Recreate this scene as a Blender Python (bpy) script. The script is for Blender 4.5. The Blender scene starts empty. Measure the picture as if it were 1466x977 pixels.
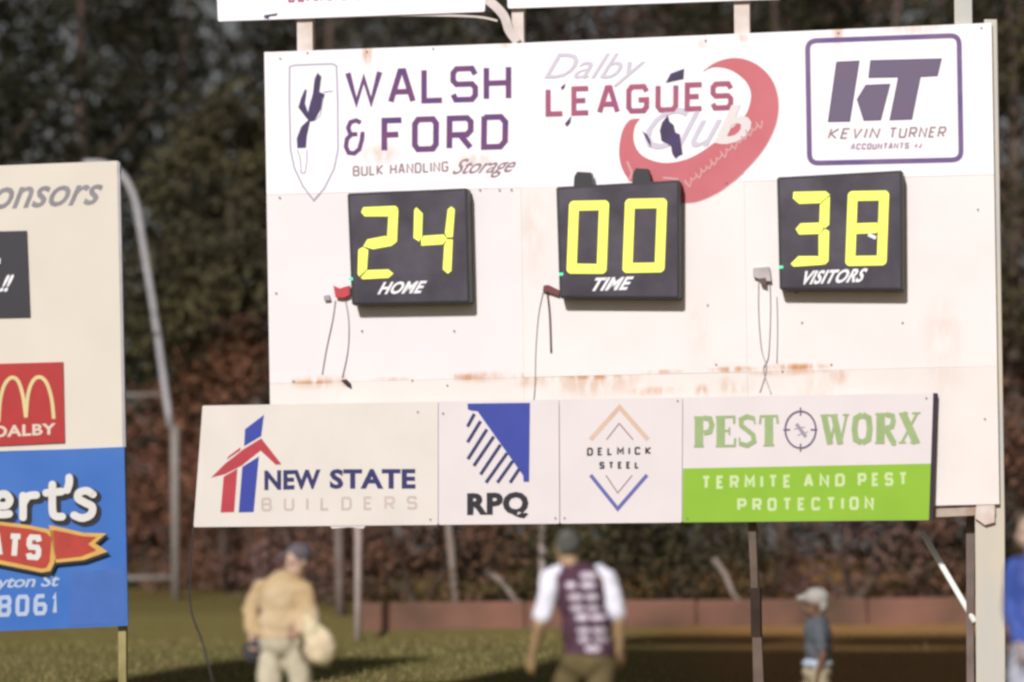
import bpy, bmesh, math, random
from mathutils import Vector, Matrix
from mathutils.geometry import tessellate_polygon
random.seed(7)
SC = bpy.context.scene
COL = SC.collection

# ------------------------------------------------------------------ camera
F = 4500.0                      # focal length in photo pixels (1466 wide)
CX, CY, HOR = 733.0, 488.5, 794.0
CAMZ = 1.6
pitch = math.atan((HOR - CY) / F)
ROLL = 0.012
cam_d = bpy.data.cameras.new('camera')
cam = bpy.data.objects.new('camera', cam_d)
COL.objects.link(cam)
RC = Matrix.Rotation(math.radians(90) + pitch, 4, 'X') @ Matrix.Rotation(-ROLL, 4, 'Z')
cam.matrix_world = Matrix.Translation((0, 0, CAMZ)) @ RC
cam_d.sensor_width = 36
cam_d.lens = F / 1466 * 36
cam_d.clip_start = 0.5
cam_d.clip_end = 2000
cam_d.dof.use_dof = True
cam_d.dof.focus_distance = 29.9
cam_d.dof.aperture_fstop = 0.5
SC.camera = cam
SC.cycles.filter_width = 2.8

# ------------------------------------------------------------------ light
SUN_EL, SUN_AZ = math.radians(30), math.radians(19)     # from behind and left of the camera
world = bpy.data.worlds.new('World')
SC.world = world
world.use_nodes = True
nt = world.node_tree
sky = nt.nodes.new('ShaderNodeTexSky')
sky.sky_type = 'NISHITA'
sky.sun_disc = False
sky.sun_elevation = SUN_EL
sky.sun_rotation = math.radians(180) + SUN_AZ
hs = nt.nodes.new('ShaderNodeHueSaturation')      # night sky greyed as added neutral fill for the shadows
hs.inputs['Saturation'].default_value = .12
nt.links.new(sky.outputs[0], hs.inputs['Color'])
nt.links.new(hs.outputs[0], nt.nodes['Background'].inputs[0])
nt.nodes['Background'].inputs[1].default_value = 0.042
sd = bpy.data.lights.new('sun', 'SUN')
sd.energy = 4.1
sd.angle = math.radians(3.5)
sd.color = (1.0, 0.968, 0.965)
so = bpy.data.objects.new('sun', sd)
COL.objects.link(so)
to_sun = Vector((-math.sin(SUN_AZ) * math.cos(SUN_EL), -math.cos(SUN_AZ) * math.cos(SUN_EL), math.sin(SUN_EL)))
so.rotation_euler = to_sun.to_track_quat('Z', 'Y').to_euler()
so.location = (-20, -40, 40)
SC.view_settings.view_transform = 'Standard'
SC.view_settings.look = 'None'
SC.view_settings.exposure = 0
SC.view_settings.gamma = 1


# ------------------------------------------------------------------ helpers
def lin(c):
    c /= 255.0
    return c / 12.92 if c <= 0.04045 else ((c + 0.055) / 1.055) ** 2.4


def S(r, g, b, k=1.42):
    return tuple(min(0.88, lin(v) / k) for v in (r, g, b))


def ray(px, py):
    return (RC.to_3x3() @ Vector(((px - CX) / F, -(py - CY) / F, -1)))


def at(px, py, d):
    """world point seen at a photo pixel, at world depth y = d"""
    r = ray(px, py)
    return Vector((0, 0, CAMZ)) + r * (d / r.y)


MATS = {}


def mat(name, col, rough=0.7, var=0.12, scale=6.0, bump=0.0, metal=0.0, col2=None, detail=4.0, spec=0.4, stretch=None):
    if name in MATS:
        return MATS[name]
    m = bpy.data.materials.new(name)
    m.use_nodes = True
    n, l = m.node_tree.nodes, m.node_tree.links
    b = n['Principled BSDF']
    b.inputs['Roughness'].default_value = rough
    b.inputs['Metallic'].default_value = metal
    b.inputs['Specular IOR Level'].default_value = spec
    tc = n.new('ShaderNodeTexCoord')
    mp = n.new('ShaderNodeMapping')
    if stretch:
        mp.inputs['Scale'].default_value = stretch
    l.new(tc.outputs['Object'], mp.inputs['Vector'])
    nz = n.new('ShaderNodeTexNoise')
    nz.inputs['Scale'].default_value = scale
    nz.inputs['Detail'].default_value = detail
    l.new(mp.outputs[0], nz.inputs['Vector'])
    mr = n.new('ShaderNodeMapRange')
    mr.inputs['From Min'].default_value = 0.3
    mr.inputs['From Max'].default_value = 0.7
    l.new(nz.outputs['Fac'], mr.inputs['Value'])
    mx = n.new('ShaderNodeMix')
    mx.data_type = 'RGBA'
    c2 = col2 if col2 else tuple(v * (1 - 2 * var) for v in col)
    mx.inputs[6].default_value = (*col, 1)
    mx.inputs[7].default_value = (*c2, 1)
    l.new(mr.outputs[0], mx.inputs[0])
    l.new(mx.outputs[2], b.inputs['Base Color'])
    if bump:
        bp = n.new('ShaderNodeBump')
        bp.inputs['Strength'].default_value = bump
        bp.inputs['Distance'].default_value = 0.02
        l.new(nz.outputs['Fac'], bp.inputs['Height'])
        l.new(bp.outputs[0], b.inputs['Normal'])
    MATS[name] = m
    return m


def emit(name, col, strength):
    m = bpy.data.materials.new(name)
    m.use_nodes = True
    b = m.node_tree.nodes['Principled BSDF']
    b.inputs['Base Color'].default_value = (*[c * 0.3 for c in col], 1)
    b.inputs['Emission Color'].default_value = (*col, 1)
    b.inputs['Emission Strength'].default_value = strength
    b.inputs['Roughness'].default_value = 0.5
    return m


def tag(o, label=None, cat=None, group=None, kind=None):
    if label:
        o['label'] = label
    if cat:
        o['category'] = cat
    if group:
        o['group'] = group
    if kind:
        o['kind'] = kind
    return o


def link(name, me, m=None, parent=None):
    o = bpy.data.objects.new(name, me)
    COL.objects.link(o)
    if m is not None and me is not None:
        me.materials.append(m)
    if parent is not None:
        o.parent = parent
    return o


def from_bm(name, bm, m, parent=None, smooth=False):
    me = bpy.data.meshes.new(name)
    bm.normal_update()
    bm.to_mesh(me)
    bm.free()
    if smooth:
        for p in me.polygons:
            p.use_smooth = True
    return link(name, me, m, parent)


def empty(name, M):
    o = bpy.data.objects.new(name, None)
    COL.objects.link(o)
    o.empty_display_size = 0.2
    o.matrix_world = M if isinstance(M, Matrix) else Matrix.Translation(M)
    return o


# ---- a vertical plane that carries flat things; local axes: u right, v up, w towards the camera side
class Plane:
    def __init__(self, px, py, depth, yaw):
        p = at(px, py, depth)
        self.n = Vector((-math.sin(yaw), -math.cos(yaw), 0))
        u = Vector((math.cos(yaw), -math.sin(yaw), 0))
        self.o = Vector((p.x, p.y, ground_z(p.y)))
        self.M = Matrix((( u.x, 0, self.n.x, self.o.x), (u.y, 0, self.n.y, self.o.y), (u.z, 1, self.n.z, self.o.z), (0, 0, 0, 1)))
        self.I = self.M.inverted()

    def uv(self, px, py, w=0.0):
        r = ray(px, py)
        c = Vector((0, 0, CAMZ))
        t = ((self.o + self.n * w) - c).dot(self.n) / r.dot(self.n)
        q = self.I @ (c + r * t)
        return Vector((q.x, q.y, w))


def ground_z(y):
    pts = [(-1e5, 0), (31, 0), (44, 0.48), (44.5, 0.74), (50, 1.0), (60, 1.35), (75, 1.6), (1e5, 1.6)]
    for (a, za), (b, zb) in zip(pts, pts[1:]):
        if a <= y <= b:
            t = (y - a) / (b - a)
            return za + (zb - za) * t
    return 0


BP = Plane(905, 400, 30.0, math.radians(11))      # the scoreboard's face
LP = Plane(90, 560, 31.2, math.radians(5))        # the sponsors' board on the left


class Ctx:
    """a thing lying on a plane; px coordinates in, local mesh coordinates out"""
    def __init__(self, plane, name, label=None, cat=None, group=None, origin_px=None, w=0.0):
        self.p = plane
        self.off = Vector((0, 0, 0)) if origin_px is None else plane.uv(*origin_px, w)
        self.root = empty(name, plane.M @ Matrix.Translation(self.off))
        if label:
            tag(self.root, label, cat, group)

    def c(self, px, py, w):
        return self.p.uv(px, py, w) - self.off

    def slab(self, name, poly, w0, w1, m, parent=None, bevel=0.0, label=None):
        pts = [self.c(x, y, w1) for x, y in poly]
        bm = bmesh.new()
        f = [bm.verts.new(p) for p in pts]
        k = [bm.verts.new((p.x, p.y, w0 - self.off.z)) for p in pts]
        n = len(pts)
        a = sum(pts[i].x * pts[(i + 1) % n].y - pts[(i + 1) % n].x * pts[i].y for i in range(n))
        bm.faces.new(f if a > 0 else f[::-1])
        bm.faces.new(k[::-1] if a > 0 else k)
        for i in range(n):
            j = (i + 1) % n
            q = [f[i], k[i], k[j], f[j]]
            bm.faces.new(q if a > 0 else q[::-1])
        if n > 4:
            bmesh.ops.triangulate(bm, faces=[x for x in bm.faces if len(x.verts) > 4])
        if bevel:
            bmesh.ops.bevel(bm, geom=list(bm.edges), offset=bevel, segments=2, affect='EDGES')
        o = from_bm(name, bm, m, parent if parent is not None else self.root)
        if label:
            o['label'] = label
        return o

    def flat(self, name, polys, w, m, parent=None, label=None):
        """several painted shapes as one thin part; polys: lists of px points"""
        vs, fs = [], []
        for k, poly in enumerate(polys):
            ww = w + 0.00006 * (k % 40)
            pts = [self.c(x, y, ww) for x, y in poly]
            tri = tessellate_polygon([[Vector((p.x, p.y, 0)) for p in pts]])
            b = len(vs)
            vs += [tuple(p) for p in pts]
            for t in tri:
                a, q, c = (pts[i] for i in t)
                cr = (q.x - a.x) * (c.y - a.y) - (c.x - a.x) * (q.y - a.y)
                t = tuple(t) if cr > 0 else tuple(t)[::-1]
                fs.append(tuple(b + i for i in t))
        me = bpy.data.meshes.new(name)
        me.from_pydata(vs, [], fs)
        o = link(name, me, m, parent if parent is not None else self.root)
        if label:
            o['label'] = label
        return o


def _shapes(self, name, polys, w, m, label=None):
    for p in polys:
        o = self.flat(name, [p], w, m)
    return o


def _letters(self, name, letters, w, m, label=None):
    for ch, polys in letters:
        self.flat('letter', polys, w, m, label=('letter %s of %s' % (ch, label)) if label else None)


Ctx.shapes = _shapes
Ctx.letters = _letters


def stroke(pts, w, closed=False, w2=None):
    """polygons (px) of a mitred line"""
    pts = [Vector(p) for p in pts]
    n = len(pts)
    if closed:
        pts = pts + [pts[0]]
        n += 1
    L, R = [], []
    for i, p in enumerate(pts):
        if closed and i in (0, n - 1):
            d0 = (pts[0] - pts[n - 2]).normalized()
            d1 = (pts[1] - pts[0]).normalized()
        else:
            d0 = (p - pts[i - 1]).normalized() if i > 0 else None
            d1 = (pts[i + 1] - p).normalized() if i < n - 1 else None
        d0 = d0 or d1
        d1 = d1 or d0
        t = (d0 + d1)
        t = t.normalized() if t.length > 1e-6 else d0
        nn = Vector((-t.y, t.x))
        k = 1 / max(0.5, abs(nn.dot(Vector((-d0.y, d0.x)))))
        ww = w if w2 is None else w + (w2 - w) * i / max(1, n - 1)
        L.append(p + nn * ww / 2 * k)
        R.append(p - nn * ww / 2 * k)
    return [[tuple(L[i]), tuple(L[i + 1]), tuple(R[i + 1]), tuple(R[i])] for i in range(n - 1)] if closed or n > 2 else [[tuple(L[0]), tuple(L[1]), tuple(R[1]), tuple(R[0])]]


def smooth_path(pts, n=8):
    out = []
    P = [Vector(p) for p in pts]
    for i in range(len(P) - 1):
        p0 = P[max(0, i - 1)]; p1 = P[i]; p2 = P[i + 1]; p3 = P[min(len(P) - 1, i + 2)]
        for k in range(n):
            t = k / n
            out.append(0.5 * ((2 * p1) + (p2 - p0) * t + (2 * p0 - 5 * p1 + 4 * p2 - p3) * t * t + (3 * p1 - p0 - 3 * p2 + p3) * t ** 3))
    out.append(P[-1])
    return [tuple(q) for q in out]


# ---- stroke alphabet, each letter in a unit box, y down
G = {
 'A': [[(0, 1), (.42, 0), (.58, 0), (1, 1)], [(.18, .68), (.82, .68)]],
 'B': [[(0, 0), (0, 1)], [(0, 0), (.8, 0), (.95, .12), (.95, .38), (.8, .48), (0, .48)], [(.8, .48), (1, .62), (1, .88), (.82, 1), (0, 1)]],
 'C': [[(1, .22), (.85, 0), (.15, 0), (0, .15), (0, .85), (.15, 1), (.85, 1), (1, .8)]],
 'D': [[(0, 0), (.78, 0), (1, .18), (1, .82), (.78, 1), (0, 1), (0, -.04)]],
 'E': [[(1, 0), (0, 0), (0, 1), (1, 1)], [(0, .49), (.8, .49)]],
 'F': [[(1, 0), (0, 0), (0, 1)], [(0, .48), (.82, .48)]],
 'G': [[(1, .2), (.85, 0), (.15, 0), (0, .15), (0, .85), (.15, 1), (.85, 1), (1, .85), (1, .55), (.55, .55)]],
 'H': [[(0, 0), (0, 1)], [(1, 0), (1, 1)], [(0, .5), (1, .5)]],
 'I': [[(.5, 0), (.5, 1)]],
 'K': [[(0, 0), (0, 1)], [(1, 0), (.12, .52), (1, 1)]],
 'L': [[(0, 0), (0, 1), (1, 1)]],
 'M': [[(0, 1), (0, 0), (.5, .65), (1, 0), (1, 1)]],
 'N': [[(0, 1), (0, 0), (1, 1), (1, 0)]],
 'O': [[(.15, 0), (.85, 0), (1, .15), (1, .85), (.85, 1), (.15, 1), (0, .85), (0, .15), (.15, 0), (.3, 0)]],
 'P': [[(0, 1), (0, 0), (.82, 0), (1, .13), (1, .42), (.82, .55), (0, .55)]],
 'Q': [[(.15, 0), (.85, 0), (1, .15), (1, .85), (.85, 1), (.15, 1), (0, .85), (0, .15), (.15, 0), (.3, 0)], [(.55, .65), (1, 1.05)]],
 'R': [[(0, 1), (0, 0), (.82, 0), (1, .13), (1, .42), (.82, .56), (0, .56)], [(.5, .56), (1, 1)]],
 'S': [[(1, .2), (.85, 0), (.15, 0), (0, .13), (0, .38), (.15, .5), (.85, .5), (1, .62), (1, .87), (.85, 1), (.12, 1), (0, .82)]],
 'T': [[(0, 0), (1, 0)], [(.5, 0), (.5, 1)]],
 'U': [[(0, 0), (0, .85), (.15, 1), (.85, 1), (1, .85), (1, 0)]],
 'V': [[(0, 0), (.5, 1), (1, 0)]],
 'W': [[(0, 0), (.27, 1), (.5, .2), (.73, 1), (1, 0)]],
 'X': [[(0, 0), (1, 1)], [(1, 0), (0, 1)]],
 'Y': [[(0, 0), (.5, .5), (1, 0)], [(.5, .5), (.5, 1)]],
 '&': [[(.8, .08), (.55, 0), (.25, .05), (.12, .22), (.25, .42), (.62, .42)], [(.3, .42), (.06, .55), (0, .78), (.15, .97), (.45, 1), (.72, .88), (.85, .62), (.9, .42), (1, .42)]],
 '0': [[(.15, 0), (.85, 0), (1, .15), (1, .85), (.85, 1), (.15, 1), (0, .85), (0, .15), (.15, 0), (.3, 0)]],
 '1': [[(.2, .18), (.55, 0), (.55, 1)]],
 '3': [[(0, 0), (.85, 0), (1, .13), (1, .38), (.85, .5), (.3, .5)], [(.85, .5), (1, .62), (1, .87), (.85, 1), (0, 1)]],
 '4': [[(.7, 1), (.7, 0), (0, .68), (1, .68)]],
 'J': [[(.9, 0), (.9, .85), (.7, 1), (.2, 1), (0, .8)]],
 '6': [[(.9, 0), (.2, 0), (0, .2), (0, .85), (.15, 1), (.85, 1), (1, .85), (1, .6), (.85, .48), (0, .48)]],
 '8': [[(.15, .49), (0, .36), (0, .14), (.15, 0), (.85, 0), (1, .14), (1, .36), (.85, .49), (.15, .49), (0, .62), (0, .86), (.15, 1), (.85, 1), (1, .86), (1, .62), (.85, .49)]],
}
WD = {'I': .25, 'M': 1.15, 'W': 1.35, '1': .5, 'L': .85, 'E': .85, 'F': .85, ' ': .55}


def quadmap(q, s, t):
    (a, b), (c, d), (e, f), (g, h) = q
    return ((1 - s) * (1 - t) * a + s * (1 - t) * c + s * t * e + (1 - s) * t * g,
            (1 - s) * (1 - t) * b + s * (1 - t) * d + s * t * f + (1 - s) * t * h)


def strokes(text, quad, width, gap=0.32, glyphs=G):
    """px polygons of a word fitted between the four corner pixels (TL, TR, BR, BL)"""
    ws = [WD.get(ch, 1.0) for ch in text]
    total = sum(ws) + gap * (len(text) - 1)
    out, x = [], 0
    H = math.dist(quad[0], quad[3])
    Wd = math.dist(quad[0], quad[1])
    iy = width / 2 / H
    for ch, w in zip(text, ws):
        ix = min(width / 2 / Wd * total, w * .45)
        let = []
        for s in glyphs.get(ch, []):
            pts = [quadmap(quad, (x + ix + p[0] * (w - 2 * ix)) / total, iy + p[1] * (1 - 2 * iy)) for p in s]
            let += stroke(pts, width)
        if let:
            out.append((ch, let))
        x += w + gap
    return out


SER = {  # (points, relative width)
 'P': [([(.25, 0), (.25, 1)], 1), ([(0, .03), (.7, .03)], .25), ([(0, .97), (.5, .97)], .25), ([(.5, .05), (.82, .08), (.92, .28), (.82, .5), (.5, .54)], .6)],
 'E': [([(.25, 0), (.25, 1)], 1), ([(0, .03), (.95, .03), (.95, .25)], .28), ([(0, .97), (.98, .97), (1, .72)], .28), ([(.3, .48), (.7, .48)], .25), ([(.7, .36), (.7, .62)], .2)],
 'S': [([(.9, .28), (.86, .04)], .2), ([(.86, .1), (.5, .03), (.18, .12), (.2, .32), (.8, .62), (.86, .84), (.5, .97), (.14, .9)], .55), ([(.1, .7), (.12, .97)], .2)],
 'T': [([(.5, 0), (.5, 1)], 1), ([(.04, .28), (.08, .03), (.92, .03), (.96, .28)], .28), ([(.22, .97), (.78, .97)], .25)],
 'W': [([(.12, 0), (.34, 1)], .75), ([(.34, 1), (.5, .3)], .3), ([(.46, 0), (.7, 1)], .75), ([(.7, 1), (.92, 0)], .3), ([(0, .03), (.6, .03)], .22), ([(.78, .03), (1, .03)], .22)],
 'O': [([(.5, .04), (.2, .15), (.14, .5), (.2, .85), (.5, .96)], .7), ([(.5, .96), (.8, .85), (.86, .5), (.8, .15), (.5, .04)], .7)],
 'R': [([(.25, 0), (.25, 1)], 1), ([(0, .03), (.6, .03)], .25), ([(0, .97), (.46, .97)], .25), ([(.5, .05), (.8, .1), (.85, .27), (.78, .45), (.45, .5)], .6), ([(.5, .5), (.88, .97), (1, .97)], .7)],
 'X': [([(.15, 0), (.85, 1)], .9), ([(.85, .03), (.15, .97)], .3), ([(0, .03), (.42, .03)], .22), ([(.6, .03), (1, .03)], .22), ([(0, .97), (.36, .97)], .22), ([(.55, .97), (1, .97)], .22)],
}


def serif(text, quad, stem, gap=0.12):
    ws = [1.35 if ch == 'W' else 1.0 for ch in text]
    total = sum(ws) + gap * (len(text) - 1)
    out, x = [], 0
    for ch, w in zip(text, ws):
        let = []
        for pts, rel in SER[ch]:
            let += stroke([quadmap(quad, (x + p[0] * w) / total, p[1]) for p in pts], stem * rel)
        out.append((ch, let))
        x += w + gap
    return out


def font_polys(text, quad, offset=0.0, shear=0.0, spacing=1.0):
    """px triangles of a word in Blender's built-in face, fitted to the quad"""
    cu = bpy.data.curves.new('lettering', 'FONT')
    cu.body = text
    cu.offset = offset
    cu.shear = shear
    cu.space_character = spacing
    cu.resolution_u = 3
    o = bpy.data.objects.new('lettering', cu)
    COL.objects.link(o)
    dg = bpy.context.evaluated_depsgraph_get()
    me = o.evaluated_get(dg).to_mesh()
    V = [(v.co.x, v.co.y) for v in me.vertices]
    P = [list(p.vertices) for p in me.polygons]
    o.evaluated_get(dg).to_mesh_clear()
    COL.objects.unlink(o)
    bpy.data.objects.remove(o)
    x0, x1 = min(v[0] for v in V), max(v[0] for v in V)
    y0, y1 = min(v[1] for v in V), max(v[1] for v in V)
    Q = [quadmap(quad, (x - x0) / (x1 - x0), 1 - (y - y0) / (y1 - y0)) for x, y in V]
    return Q, P


def text_part(ctx, text, quad, w, m, offset=0.0, shear=0.0, spacing=1.0, label=None, parent=None, name='lettering'):
    Q, P = font_polys(text, quad, offset, shear, spacing)
    root_ = list(range(len(Q)))

    def find(i):
        while root_[i] != i:
            root_[i] = root_[root_[i]]
            i = root_[i]
        return i
    for p in P:
        for v in p[1:]:
            root_[find(v)] = find(p[0])
    comps = {}
    for p in P:
        comps.setdefault(find(p[0]), []).append(p)
    groups = []
    for fs_ in sorted(comps.values(), key=lambda f: min(Q[v][0] for p in f for v in p)):
        lo = min(Q[v][0] for p in fs_ for v in p); hi = max(Q[v][0] for p in fs_ for v in p)
        if groups:
            g_ = groups[-1]
            if min(hi, g_[1]) - max(lo, g_[0]) > .6 * min(hi - lo, g_[1] - g_[0]):
                groups[-1] = (min(lo, g_[0]), max(hi, g_[1]), g_[2] + fs_)
                continue
        groups.append((lo, hi, fs_))
    for lo, hi, fs_ in groups:
        ids = sorted({v for p in fs_ for v in p})
        ix = {v: k for k, v in enumerate(ids)}
        me = bpy.data.meshes.new('letter')
        me.from_pydata([tuple(ctx.c(*Q[v], w)) for v in ids], [], [[ix[v] for v in p] for p in fs_])
        o = link('letter', me, m, parent if parent is not None else ctx.root)
        if label:
            o['label'] = 'letter of ' + label
    return o


def tube_bm(pts, r, seg=10, r2=None, cap=True):
    pts = [Vector(p) for p in pts]
    bm = bmesh.new()
    rings = []
    up = Vector((0.31, 0.17, 0.93))
    for i, p in enumerate(pts):
        d = (pts[min(i + 1, len(pts) - 1)] - pts[max(i - 1, 0)]).normalized()
        a = d.cross(up)
        if a.length < 0.05:
            a = d.cross(Vector((1, 0, 0)))
        a.normalize()
        b = d.cross(a)
        rr = r if r2 is None else r + (r2 - r) * i / (len(pts) - 1)
        rings.append([bm.verts.new(p + (a * math.cos(t) + b * math.sin(t)) * rr) for t in [2 * math.pi * k / seg for k in range(seg)]])
    for A, B in zip(rings, rings[1:]):
        for k in range(seg):
            bm.faces.new((A[k], A[(k + 1) % seg], B[(k + 1) % seg], B[k]))
    if cap:
        bm.faces.new(rings[0][::-1])
        bm.faces.new(rings[-1])
    bmesh.ops.recalc_face_normals(bm, faces=bm.faces)
    return bm


def local_pts(root, pts):
    I = root.matrix_world.inverted()
    return [I @ Vector(p) for p in pts]


def box_bm(x0, x1, y0, y1, z0, z1):
    bm = bmesh.new()
    bmesh.ops.create_cube(bm, size=1)
    for v in bm.verts:
        v.co = Vector((x0 + (v.co.x + .5) * (x1 - x0), y0 + (v.co.y + .5) * (y1 - y0), z0 + (v.co.z + .5) * (z1 - z0)))
    return bm


# ------------------------------------------------------------------ board material: old painted sheet with rust
def stained(name, base, blobs, rust=(.52, .25, .10), var=0.05):
    m = mat(name, base, 0.55, var, 1.3, 0.03, spec=0.3)
    n, l = m.node_tree.nodes, m.node_tree.links
    b = n['Principled BSDF']
    src = b.inputs['Base Color'].links[0].from_socket
    tc = n.new('ShaderNodeTexCoord')
    nz = n.new('ShaderNodeTexNoise'); nz.inputs['Scale'].default_value = 7.0; nz.inputs['Detail'].default_value = 6
    mp = n.new('ShaderNodeMapping'); mp.inputs['Scale'].default_value = (1.6, .55, 1)
    l.new(tc.outputs['Object'], mp.inputs[0]); l.new(mp.outputs[0], nz.inputs['Vector'])
    nm = n.new('ShaderNodeMapRange'); nm.inputs['From Min'].default_value = .36; nm.inputs['From Max'].default_value = .56
    l.new(nz.outputs['Fac'], nm.inputs['Value'])
    acc = None
    for (cx, cy, rx, ry, st) in blobs:
        s = n.new('ShaderNodeVectorMath'); s.operation = 'SUBTRACT'; s.inputs[1].default_value = (cx, cy, 0)
        l.new(tc.outputs['Object'], s.inputs[0])
        q = n.new('ShaderNodeVectorMath'); q.operation = 'MULTIPLY'; q.inputs[1].default_value = (1 / rx, 1 / ry, 0)
        l.new(s.outputs[0], q.inputs[0])
        g = n.new('ShaderNodeVectorMath'); g.operation = 'LENGTH'
        l.new(q.outputs[0], g.inputs[0])
        r = n.new('ShaderNodeMapRange'); r.interpolation_type = 'SMOOTHSTEP'
        r.inputs['From Min'].default_value = 1; r.inputs['From Max'].default_value = .15; r.inputs['To Max'].default_value = st
        l.new(g.outputs['Value'], r.inputs['Value'])
        if acc is None:
            acc = r.outputs[0]
        else:
            a = n.new('ShaderNodeMath'); a.operation = 'MAXIMUM'
            l.new(acc, a.inputs[0]); l.new(r.outputs[0], a.inputs[1]); acc = a.outputs[0]
    mu = n.new('ShaderNodeMath'); mu.operation = 'MULTIPLY'
    l.new(acc, mu.inputs[0]); l.new(nm.outputs[0], mu.inputs[1])
    mx = n.new('ShaderNodeMix'); mx.data_type = 'RGBA'
    l.new(mu.outputs[0], mx.inputs[0]); l.new(src, mx.inputs[6]); mx.inputs[7].default_value = (*rust, 1)
    l.new(mx.outputs[2], b.inputs['Base Color'])
    return m


def blob(px, py, rx, ry, st):
    c = BP.uv(px, py, 0)
    return (c.x, c.y, rx / 150, ry / 150, st)


# colours
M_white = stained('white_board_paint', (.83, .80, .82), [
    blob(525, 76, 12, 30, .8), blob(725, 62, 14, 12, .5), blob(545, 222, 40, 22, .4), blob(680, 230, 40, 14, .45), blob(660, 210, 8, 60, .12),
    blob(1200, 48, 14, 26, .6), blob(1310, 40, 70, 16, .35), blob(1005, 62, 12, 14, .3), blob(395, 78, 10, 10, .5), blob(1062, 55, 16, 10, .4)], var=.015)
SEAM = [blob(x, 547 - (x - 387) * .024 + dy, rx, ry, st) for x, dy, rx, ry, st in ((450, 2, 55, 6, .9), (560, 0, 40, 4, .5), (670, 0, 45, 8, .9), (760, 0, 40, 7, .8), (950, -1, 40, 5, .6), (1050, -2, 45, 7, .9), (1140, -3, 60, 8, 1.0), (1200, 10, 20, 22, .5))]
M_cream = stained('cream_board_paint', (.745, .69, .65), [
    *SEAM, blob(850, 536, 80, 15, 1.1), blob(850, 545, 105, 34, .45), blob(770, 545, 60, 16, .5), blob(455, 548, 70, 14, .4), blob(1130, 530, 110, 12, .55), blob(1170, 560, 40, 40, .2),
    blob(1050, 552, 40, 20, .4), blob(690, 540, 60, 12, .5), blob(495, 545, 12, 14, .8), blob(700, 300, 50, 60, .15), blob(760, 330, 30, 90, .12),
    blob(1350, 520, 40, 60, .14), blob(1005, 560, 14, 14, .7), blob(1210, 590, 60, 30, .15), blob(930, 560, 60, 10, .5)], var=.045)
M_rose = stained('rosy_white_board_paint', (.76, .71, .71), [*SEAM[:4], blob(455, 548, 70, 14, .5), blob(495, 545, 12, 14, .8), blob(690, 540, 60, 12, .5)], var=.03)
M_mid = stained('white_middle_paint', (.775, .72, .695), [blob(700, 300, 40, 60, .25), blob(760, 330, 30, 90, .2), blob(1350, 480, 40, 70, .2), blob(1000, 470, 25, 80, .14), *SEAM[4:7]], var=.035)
M_cream_l = mat('old_cream_paint', (.65, .59, .50), .6, .03, 1.5, .02)
M_signwhite = mat('sign_white', (.675, .615, .615), .45, .03, 2.0, .01)
M_signcream = mat('sign_warm_white', (.67, .615, .56), .45, .035, 2.0, .01)
M_steelw = mat('white_painted_steel', (.66, .58, .54), .5, .12, 5, .04, col2=(.5, .38, .3))
M_galv = mat('galvanised_steel', (.36, .35, .34), .45, .15, 8, .03, metal=.3)
M_rustbeam = mat('rusty_steel', (.28, .17, .11), .8, .2, 6, .1, col2=(.45, .38, .32))
M_postgrey = mat('weathered_post_paint', (.43, .44, .42), .6, .1, 3, .05, col2=(.55, .48, .36), stretch=(1, .3, 1))
M_black = mat('black_plastic', (.012, .011, .013), .45, .1)
M_face = mat('dark_display_screen', (.026, .018, .030), .28, .3, 2.6, 0, col2=(.07, .058, .078), spec=.5)
M_led = emit('lit_yellow_segment', (.90, .94, .115), 1.0)
M_ledgreen = emit('lit_green_indicator', (.1, .9, .45), 1.0)
M_labelw = mat('white_print', (.8, .8, .82), .5, .03)
M_purple = mat('faded_purple_paint', S(88, 58, 128), .6, .1, 4, 0, col2=S(128, 62, 122))
M_navyp = mat('dark_plum_paint', S(78, 52, 116), .6, .1, 5, 0, col2=S(58, 46, 78))
M_greyp = mat('grey_violet_paint', S(112, 102, 132), .6, .1, 3, 0, col2=S(122, 100, 128))
M_frameline = mat('violet_border_paint', S(100, 74, 150), .6, .1, 2.5, 0, col2=S(140, 112, 150))
M_pinkred = mat('faded_red_paint', S(224, 122, 130), .6, .06, 2.5, 0, col2=S(216, 110, 118))
M_pinktext = mat('magenta_letter_paint', S(172, 82, 130), .6, .1, 4, 0, col2=S(190, 96, 120))
M_ghost = mat('washed_out_paint', S(230, 222, 238), .6, .03)
M_ghostpink = mat('washed_out_pink_paint', S(238, 176, 178), .6, .03)
M_lightline = mat('pale_violet_line_paint', S(188, 182, 206), .6, .04)
M_small = mat('faded_brown_violet_paint', S(158, 128, 150), .6, .1, 6, 0, col2=S(170, 134, 130))
M_blue = mat('royal_blue_print', S(52, 70, 178), .45, .06)
M_navy = mat('navy_print', S(42, 42, 110), .45, .06)
M_red = mat('red_print', S(208, 60, 74), .45, .08)
M_blackp = mat('black_print', S(30, 20, 34), .5, .1)
M_orange = mat('pale_orange_print', S(240, 206, 182), .5, .05)
M_violetblue = mat('violet_blue_print', S(110, 112, 188), .5, .05)
M_greentext = mat('sage_green_print', S(172, 198, 132), .5, .06, 8)
M_lime = mat('lime_green_print', S(156, 208, 36), .5, .05, 2)
M_palegreen = mat('pale_green_print', S(222, 244, 176), .5, .03)
M_faint = mat('faint_rose_print', S(222, 205, 196), .5, .04)
M_wire = mat('grey_cable', (.42, .38, .40), .6, .1)
M_darkwire = mat('black_cable', (.02, .02, .02), .6, .1)

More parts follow.
